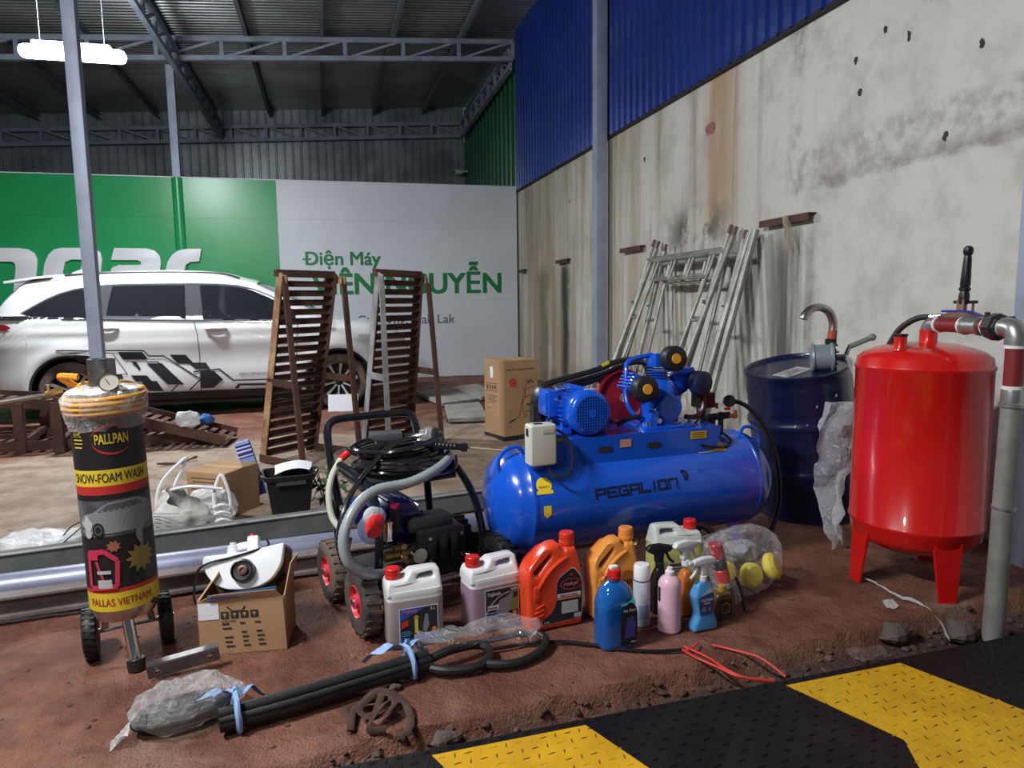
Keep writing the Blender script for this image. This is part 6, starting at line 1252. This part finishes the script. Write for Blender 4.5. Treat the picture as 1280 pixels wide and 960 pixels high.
# ================================================================ foreground: hoses, plate, rope, wires, checker plate
# wrapped black vacuum hose
hz = thing('hose_bundle', 'long bundle of black hoses tied with pale blue rags in clear wrap', 'hose', (0, 0, 0))
a, b_ = G(290, 893, .045), G(535, 822, .05)
sd = (b_-a).cross(Z).normalized()
for k, (o, z, r) in enumerate(((.019, .0, .021), (-.019, .0, .021), (.0, .022, .018), (.026, .016, .011))):
    MB().tube(smooth_path([a-(b_-a)*.06+sd*o+V((0, 0, z-.012)), a+(b_-a)*.25+sd*(o*1.25)+V((0, 0, z-.014)), a+(b_-a)*.65+sd*(o*1.2)+V((0, 0, z-.012)), b_+sd*o*.9+V((0, 0, z-.012))], 8), r, 12).build('black_hose', RUB, hz)
q = lambda x, y, z: G(x, y, z)
MB().tube(smooth_path([q(535, 825, .04), q(565, 812, .05), q(598, 806, .035), q(613, 815, .028), q(600, 832, .026), q(560, 838, .026), q(528, 832, .03)], 8), .0155, 10).build('hose_loop', RUB, hz)
MB().tube(smooth_path([q(600, 830, .022), q(640, 830, .022), q(672, 817, .022), q(682, 800, .03), q(670, 791, .04)], 8), .0155, 10).build('hose_loop', RUB, hz)
mtl = MB().tube(smooth_path([q(598, 803, .03), q(630, 797, .035), q(655, 791, .04), q(668, 792, .04), q(676, 800, .035)], 5), .0095, 10); mtl.build('metal_wand', CHROME, hz); MB().tube([q(650, 793, .039), q(657, 791, .04)], .014, 10).build('wand_collar', STEEL, hz)
RAG = M('pale_blue_rag', (.22, .36, .62), .9, 0, (.30, .45, .68), 12)
def knot(c, d, seed):
    c = V(c); d = V(d).normalized(); s = d.cross(Z); pts = [c+s*(.052*cos(t))+Z*(.045*sin(t)+.0) for t in [i*2*pi/12 for i in range(12)]]
    r = MB().tube(pts, .014, 8, True, flat=.6); crumple(r, .008, 30, seed); r.build('blue_rag', RAG, hz)
    for sg_, ln_ in ((-1, .15), (1, .12)):
        e = (s*-.8+d*sg_*.8).normalized(); mb = MB().grid(lambda u, v: c+V((0, 0, .045))+s*-.03+e*ln_*u+d.cross(e)*0+e.cross(Z)*(.035*(v-.5)*(.5+u))+Z*(-.068*u*u+.012*sin(u*9+v*3)), 10, 4); crumple(mb, .006, 26, seed); mb.build('blue_rag', RAG, hz, fix=False)
knot(q(512, 828, .045), b_-a, 1); knot(q(296, 890, .045), b_-a, 2)
mb = MB().sphere((0, 0, 0), 1, 44, 28).fn(lambda p: V((p.x*.165, p.y*.095, p.z*.062+.058))); crumple(mb, .022, 13, 5); crumple(mb, .012, 36, 3); ang = atan2((b_-a).y, (b_-a).x); c = q(232, 902, 0)
mb.fn(lambda p: V((p.x, p.y, max(p.z, .004)))); BW = clear_film('bubble_wrap', .22, .22, (.74, .76, .77), 30, 1.0); o_ = mb.build('bubble_wrap', BW, hz, smooth=40, loc=(c.x+.01, c.y+.01, 0), fix=False); o_.rotation_euler = (0, 0, ang)
MB().grid(lambda u, v: V((c.x-.13-.05*u, c.y-.04-.03*u+.1*(v-.5)*(1-u*.7), .03*(1-u)+.01*sin(v*7+u*5)+.004)), 10, 8).build('wrap_tail', FILMW, hz, fix=False)
for k in range(3):
    MB().tube(smooth_path([V((c.x, c.y, .045))+Matrix.Rotation(ang, 3, 'Z') @ V(((.13-.012*k)*cos(t), (.050-.008*k)*sin(t), .012*k-.012)) for t in [i*2*pi/14 for i in range(14)]], 4, True), .014, 8, True).build('coiled_end', RUB, hz, fix=False)
crumple(MB().grid(lambda u, v: q(520+150*u, 782+30*v-10*u+6*sin(u*7), .045+.03*sin(v*3.1)), 20, 8), .026, 17, 8).build('clear_wrap', clear_film('clear_hose_wrap', .0, .08, (.85, .87, .9), 16), hz, smooth=40, fix=False)
# bright angle plate with holes
p0, p1 = G(186, 852, .0), G(262, 836, .0); d = (p1-p0); L = .235; d.normalize()
t = thing('mounting_plate', 'bright steel angle plate with two holes lying before the foam tank', 'plate', (p0.x, p0.y+.0, .008), atan2(d.y, d.x), rot=(rad(12), rad(-5), atan2(d.y, d.x)))
pl = outline([rnd([(0, 0), (.22, 0), (.22, .048), (0, .048)], .008), [(.03+.008*cos(i*pi/6), .026+.008*sin(i*pi/6)) for i in range(12)], [(.19+.008*cos(i*pi/6), .026+.008*sin(i*pi/6)) for i in range(12)]], .006, .0).tf(XZ); pl.build('face', M('zinc_plate', (.20, .22, .25), .4, .6, (.15, .17, .19), 14), t, smooth=30)
MB().box((.11, .010, .050), (.22, .024, .006)).build('flange', STEEL, t, smooth=0)
for x in (.03, .19): MB().lathe([(.008, 0), (.013, 0), (.013, .006), (.008, .006)], (x, -.003, .026), V((0, -1, 0)), 14).build('washer', STEEL, t)
# muddy rope
rp = thing('muddy_rope', 'tangled flat strap caked in red mud on the soil', 'rope', G(468, 905), 0); MUD = M('muddy_strap', (.042, .022, .015), .9, 0, (.07, .036, .024), 20, bump=.4)
random.seed(21)
for pts in ([(-.07, -.03, .01), (-.05, .07, .02), (.03, .08, .03), (.06, .02, .04), (.0, -.02, .03), (-.04, .03, .035), (.02, .09, .05), (.09, .05, .03), (.10, -.05, .012), (.06, -.10, .01)], [(-.06, .02, .012), (-.08, .06, .02), (-.02, .10, .012), (.05, .08, .02), (.02, .0, .05), (-.02, -.05, .02), (.03, -.06, .015)], [(.0, -.01, .03), (.025, .05, .055), (.02, .12, .02)]):
    MB().tube(smooth_path(pts, 6), .011, 6, flat=.35).build('strap', MUD, rp, smooth=50)
# cable and red wires
cb = thing('power_cable', 'thin black cable lying on the soil from the jugs past the blue bottle', 'cable', (0, 0, 0)); MB().tube(smooth_path([q(612, 812, .012), q(650, 806, .010), q(700, 802, .008), q(740, 806, .008), q(780, 812, .006), q(820, 814, .006), q(855, 812, .008)], 6), .0065, 8).build('cable_run', BLK, cb)
RW = M('red_wire', (.62, .045, .035), .45)
for lab, runs in (('pair of thin red wires trailing from the black cable toward the steel plate', [[(853, 812, .01), (870, 822, .012), (893, 832, .006), (925, 846, .004), (965, 850, -.02)], [(855, 808, .012), (885, 822, .01), (910, 838, .008), (935, 848, .0), (968, 852, -.02)], [(857, 814, .01), (868, 808, .015), (872, 803, .012)]]), ('single red wire lying across the soil edge, right of the wire pair', [[(890, 806, .008), (915, 812, .006), (945, 820, .012), (965, 832, .0), (982, 846, -.02)]])):
    t = thing('red_wire', lab, 'wire', (0, 0, 0), 0)
    for r in runs: MB().tube(smooth_path([G(x, y, z) for x, y, z in r], 6), .0042, 6).build('strand', RW, t)
# checker plate
CY_ = M('checker_yellow', (.62, .35, .010), .5, 0, (.54, .29, .008), 6, bump=.15); CK = M('checker_black', (.006, .006, .007), .5, 0, (.010, .009, .009), 5, bump=.1, spec=.3)
cp = thing('checker_plate', 'black steel checker plate with yellow chevron stripes along the yard edge', 'plate', (.225, 1.777, .004), rad(1.95)); T = .010
MB().box((.9, -.975, -.008), (4.2, 2.0, .016)).build('plate', CK, cp, smooth=0)
cpm = (Matrix.Translation(cp.location) @ Matrix.Rotation(rad(1.95), 4, 'Z')).inverted()
def loc2(x, y): q = cpm @ G(x, y, .004); return V((q.x, q.y, 0))
B1, B2, B4, B5, B6 = loc2(983, 857), loc2(1125, 829), loc2(1130, 925), loc2(1152, 965), loc2(540, 945)
e1, e2 = B4-B1, (B5-B4).normalized()*.5
def st_poly(dx): return [(q.x+dx, q.y) for q in (B1, B2, B2+e1, B2+e1+e2, B4+e2, B4)]
for dx in (0, B6.x-B1.x, 2*(B6.x-B1.x)): MB().prism([(x, y, .0002) for x, y in st_poly(dx)], (0, 0, .0012)).build('yellow_stripe', CY_, cp, smooth=0)
def inside(x, y, pl):
    c = False
    for (x1, y1), (x2, y2) in zip(pl, pl[1:]+pl[:1]):
        if (y1 > y) != (y2 > y) and x < (x2-x1)*(y-y1)/(y2-y1)+x1: c = not c
    return c
pols = [st_poly(0), st_poly(B6.x-B1.x)]; my, mk, mw = MB(), MB(), MB(); random.seed(2)
for i in range(-8, 84):
    for j in range(24):
        x, y = -.05+i*.036, .012-j*.036
        if (i+j) % 2: dx, dy = .013, .002
        else: dx, dy = .002, .013
        t_ = any(inside(x, y, pl) for pl in pols); m_ = (mw if random.random() < .5 else my) if t_ else mk; zb = .0012
        m_.add([(x-dx, y-dy, zb), (x+dx*.0+dy*.22, y-dx*.22, zb), (x+dx, y+dy, zb), (x-dy*.22, y+dx*.22, zb), (x-dx*.6, y-dy*.6, zb+.0022), (x+dx*.6, y+dy*.6, zb+.0022)], [(0, 1, 5, 4), (1, 2, 5), (2, 3, 4, 5), (3, 0, 4)])
tag(mw.build('worn_tread', M('worn_tread_brown', (.10, .055, .012), .6), cp, smooth=0, fix=False), kind='stuff'); tag(my.build('tread_pattern', CY_, cp, smooth=0, fix=False), kind='stuff'); tag(mk.build('tread_pattern', CK, cp, smooth=0, fix=False), kind='stuff')
# stones and clods along the edge
STN = M('clod', (.07, .035, .024), .95, 0, (.13, .09, .07), 8, bump=.5); random.seed(9); ms = MB()
for i in range(420):
    x = random.uniform(-.1, 2.9); e = edge_y(x); y = random.uniform(1.84, e+.02); r = random.choice((.005, .007, .010, .016)) 
    s = MB().sphere((x, y, ground_z(x, y)+r*.3), r, 6, 4, (1, random.uniform(.7, 1.2), .7)); ms.merge(crumple(s, r*.5, 40, i))
for i in range(260):
    x = random.uniform(-1.2, 2.6); y = random.uniform(1.95, 3.0); r = random.choice((.003, .004, .006, .009)); s = MB().sphere((x, y, ground_z(x, y)+r*.2), r, 6, 4, (1, 1, .6)); ms.merge(crumple(s, r*.4, 40, i))
tag(ms.build('soil_clods', STN, smooth=50, fix=False), 'small clods and grit along the broken soil edge', 'soil', kind='stuff')
for lab, px, r in (('grey lump of broken concrete in the gap left of the yellow stripe', (556, 912), .03), ('broken concrete lump below the front leg of the red tank', (1122, 782), .05), ('flat stone in the gap beside the standpipe', (1205, 780), .055), ('small clod of soil near the tied hoses', (493, 862), .014)):
    p = G(*px); tag(crumple(MB().sphere((0, 0, 0), r, 12, 8, (1.4, .8, .7)), r*.6, 1/r*.8, 3).build('stone', M('concrete_lump', (.10, .085, .07), .95, 0, (.08, .05, .036), 12, bump=.6), smooth=0, loc=(p.x, p.y, -.03 if r > .02 else .008)), lab, 'stone')
# plastic wrap by the red tank and the strip on the ground
mb = MB().grid(lambda u, v: V((-.08*(1-.4*abs(u-.4))+.14*v, .05*sin(v*5+u*4), .70*(1-u))), 26, 12); crumple(mb, .055, 5, 1); crumple(mb, .035, 12, 2); mb.fn(lambda p: V((p.x, p.y, max(p.z, .004))))
tag(mb.build('plastic_wrap', clear_film('bluish_wrap', .3, .2, (.72, .74, .78), 12), smooth=35, loc=(2.37, 2.86, 0), fix=False), 'bunched clear plastic wrap hanging between the blue drum and the red tank', 'plastic')
pts = smooth_path([G(1065, 715, .01), G(1090, 728, .012), G(1120, 745, .012), G(1150, 755, .015), G(1172, 775, .0), G(1185, 800, -.02)], 6)
mb = MB()
for p in pts: mb.v += [p+V((0, -.012, 0)), p+V((.005, .012, .006))]
mb.f = [(2*i, 2*i+1, 2*i+3, 2*i+2) for i in range(len(pts)-1)]; crumple(mb, .006, 30)
tag(mb.build('plastic_strip', FILMW, smooth=40, fix=False), 'strip of clear plastic trailing from the red tank to the soil edge', 'plastic')
p = G(1085, 806); mb = MB().grid(lambda u, v: V((-.07+.16*u, -.03+.07*v, .02*sin(u*6)*sin(v*3)+.006)), 12, 8); tag(crumple(mb, .02, 16, 4).build('plastic_scrap', clear_film('muddy_film', .12, .2, (.35, .25, .2)), smooth=35, loc=(p.x, p.y, -.035), fix=False), 'muddy crumpled plastic scrap in the gap above the yellow stripe', 'plastic')
p = G(1115, 762); tag(crumple(MB().grid(lambda u, v: V((-.02+.05*u, .03*v, .02*v)), 5, 5), .012, 30).build('plastic_scrap', FILMW, smooth=35, loc=(p.x, p.y, .008), fix=False), 'tiny white plastic scrap on the soil before the red tank', 'plastic')
# lamp hanging under the roof (left), its reflector and two tubes
lx0, lx1 = PY(24, 72, 7.6), PY(158, 73, 7.6); c = (lx0+lx1)/2
lp = thing('tube_lamp', 'glowing fluorescent tube lamp hanging under the roof at the upper left', 'lamp', c)
TU = M('lit_tube', (.93, .97, 1), .5, emit=14)
hw = (lx1-lx0).x/2
MB().prism([(-hw*.72, y, z) for y, z in ((-.09, .06), (-.06, .12), (.06, .12), (.09, .06))], (hw*1.44, 0, 0)).build('reflector', WHITEP, lp, smooth=0)
for i, (x0, x1) in enumerate(((-hw, -.03), (.03, hw))):
    MB().loft([[V((x0+(x1-x0)*f, .075*k*cos(a), .035+.062*k*sin(a))) for a in [q*2*pi/16 for q in range(16)]] for f, k in ((0, .3), (.04, .8), (.12, 1), (.88, 1), (.96, .8), (1, .3))]).build('tube_glare', TU, lp)  # tubes fattened into wide glowing bodies to imitate their bloom
for s in (-1, 1): MB().cyl((s*hw*.6, 0, .10), (s*hw*.6, 0, roof_z(c.x)-.05-c.z), .0035, 6).build('suspension_rod', PURL, lp)
area('tube_lamp_light', (c.x, c.y, c.z-.05), (c.x, c.y+.01, 0), 215, hw*2, .1, col=(.93, .97, 1))
l_ = bpy.data.lights.new('tube_lamp_upward', 'POINT'); l_.energy = 210; l_.shadow_soft_size = .25; l_.color = (.93, .97, 1); o = bpy.data.objects.new('tube_lamp_upward', l_); COL.objects.link(o); o.location = (c.x, c.y-.0, c.z+.30)
# camera on the far cladding
p = PX(578, 215, 3.05); t = thing('security_camera', 'small white security camera on the corner of the green cladding', 'camera', (p.x+.1, p.y, p.z)); MB().cyl((-.12, 0, 0), (-.30, -.08, -.02), .05, 12).build('camera_body', WHITEP, t); MB().cyl((0.02, 0, .02), (-.14, 0, .0), .02, 8).build('arm', WHITEP, t); MB().cyl((-.295, -.078, -.02), (-.305, -.083, -.02), .04, 12).build('camera_lens', BLK, t)
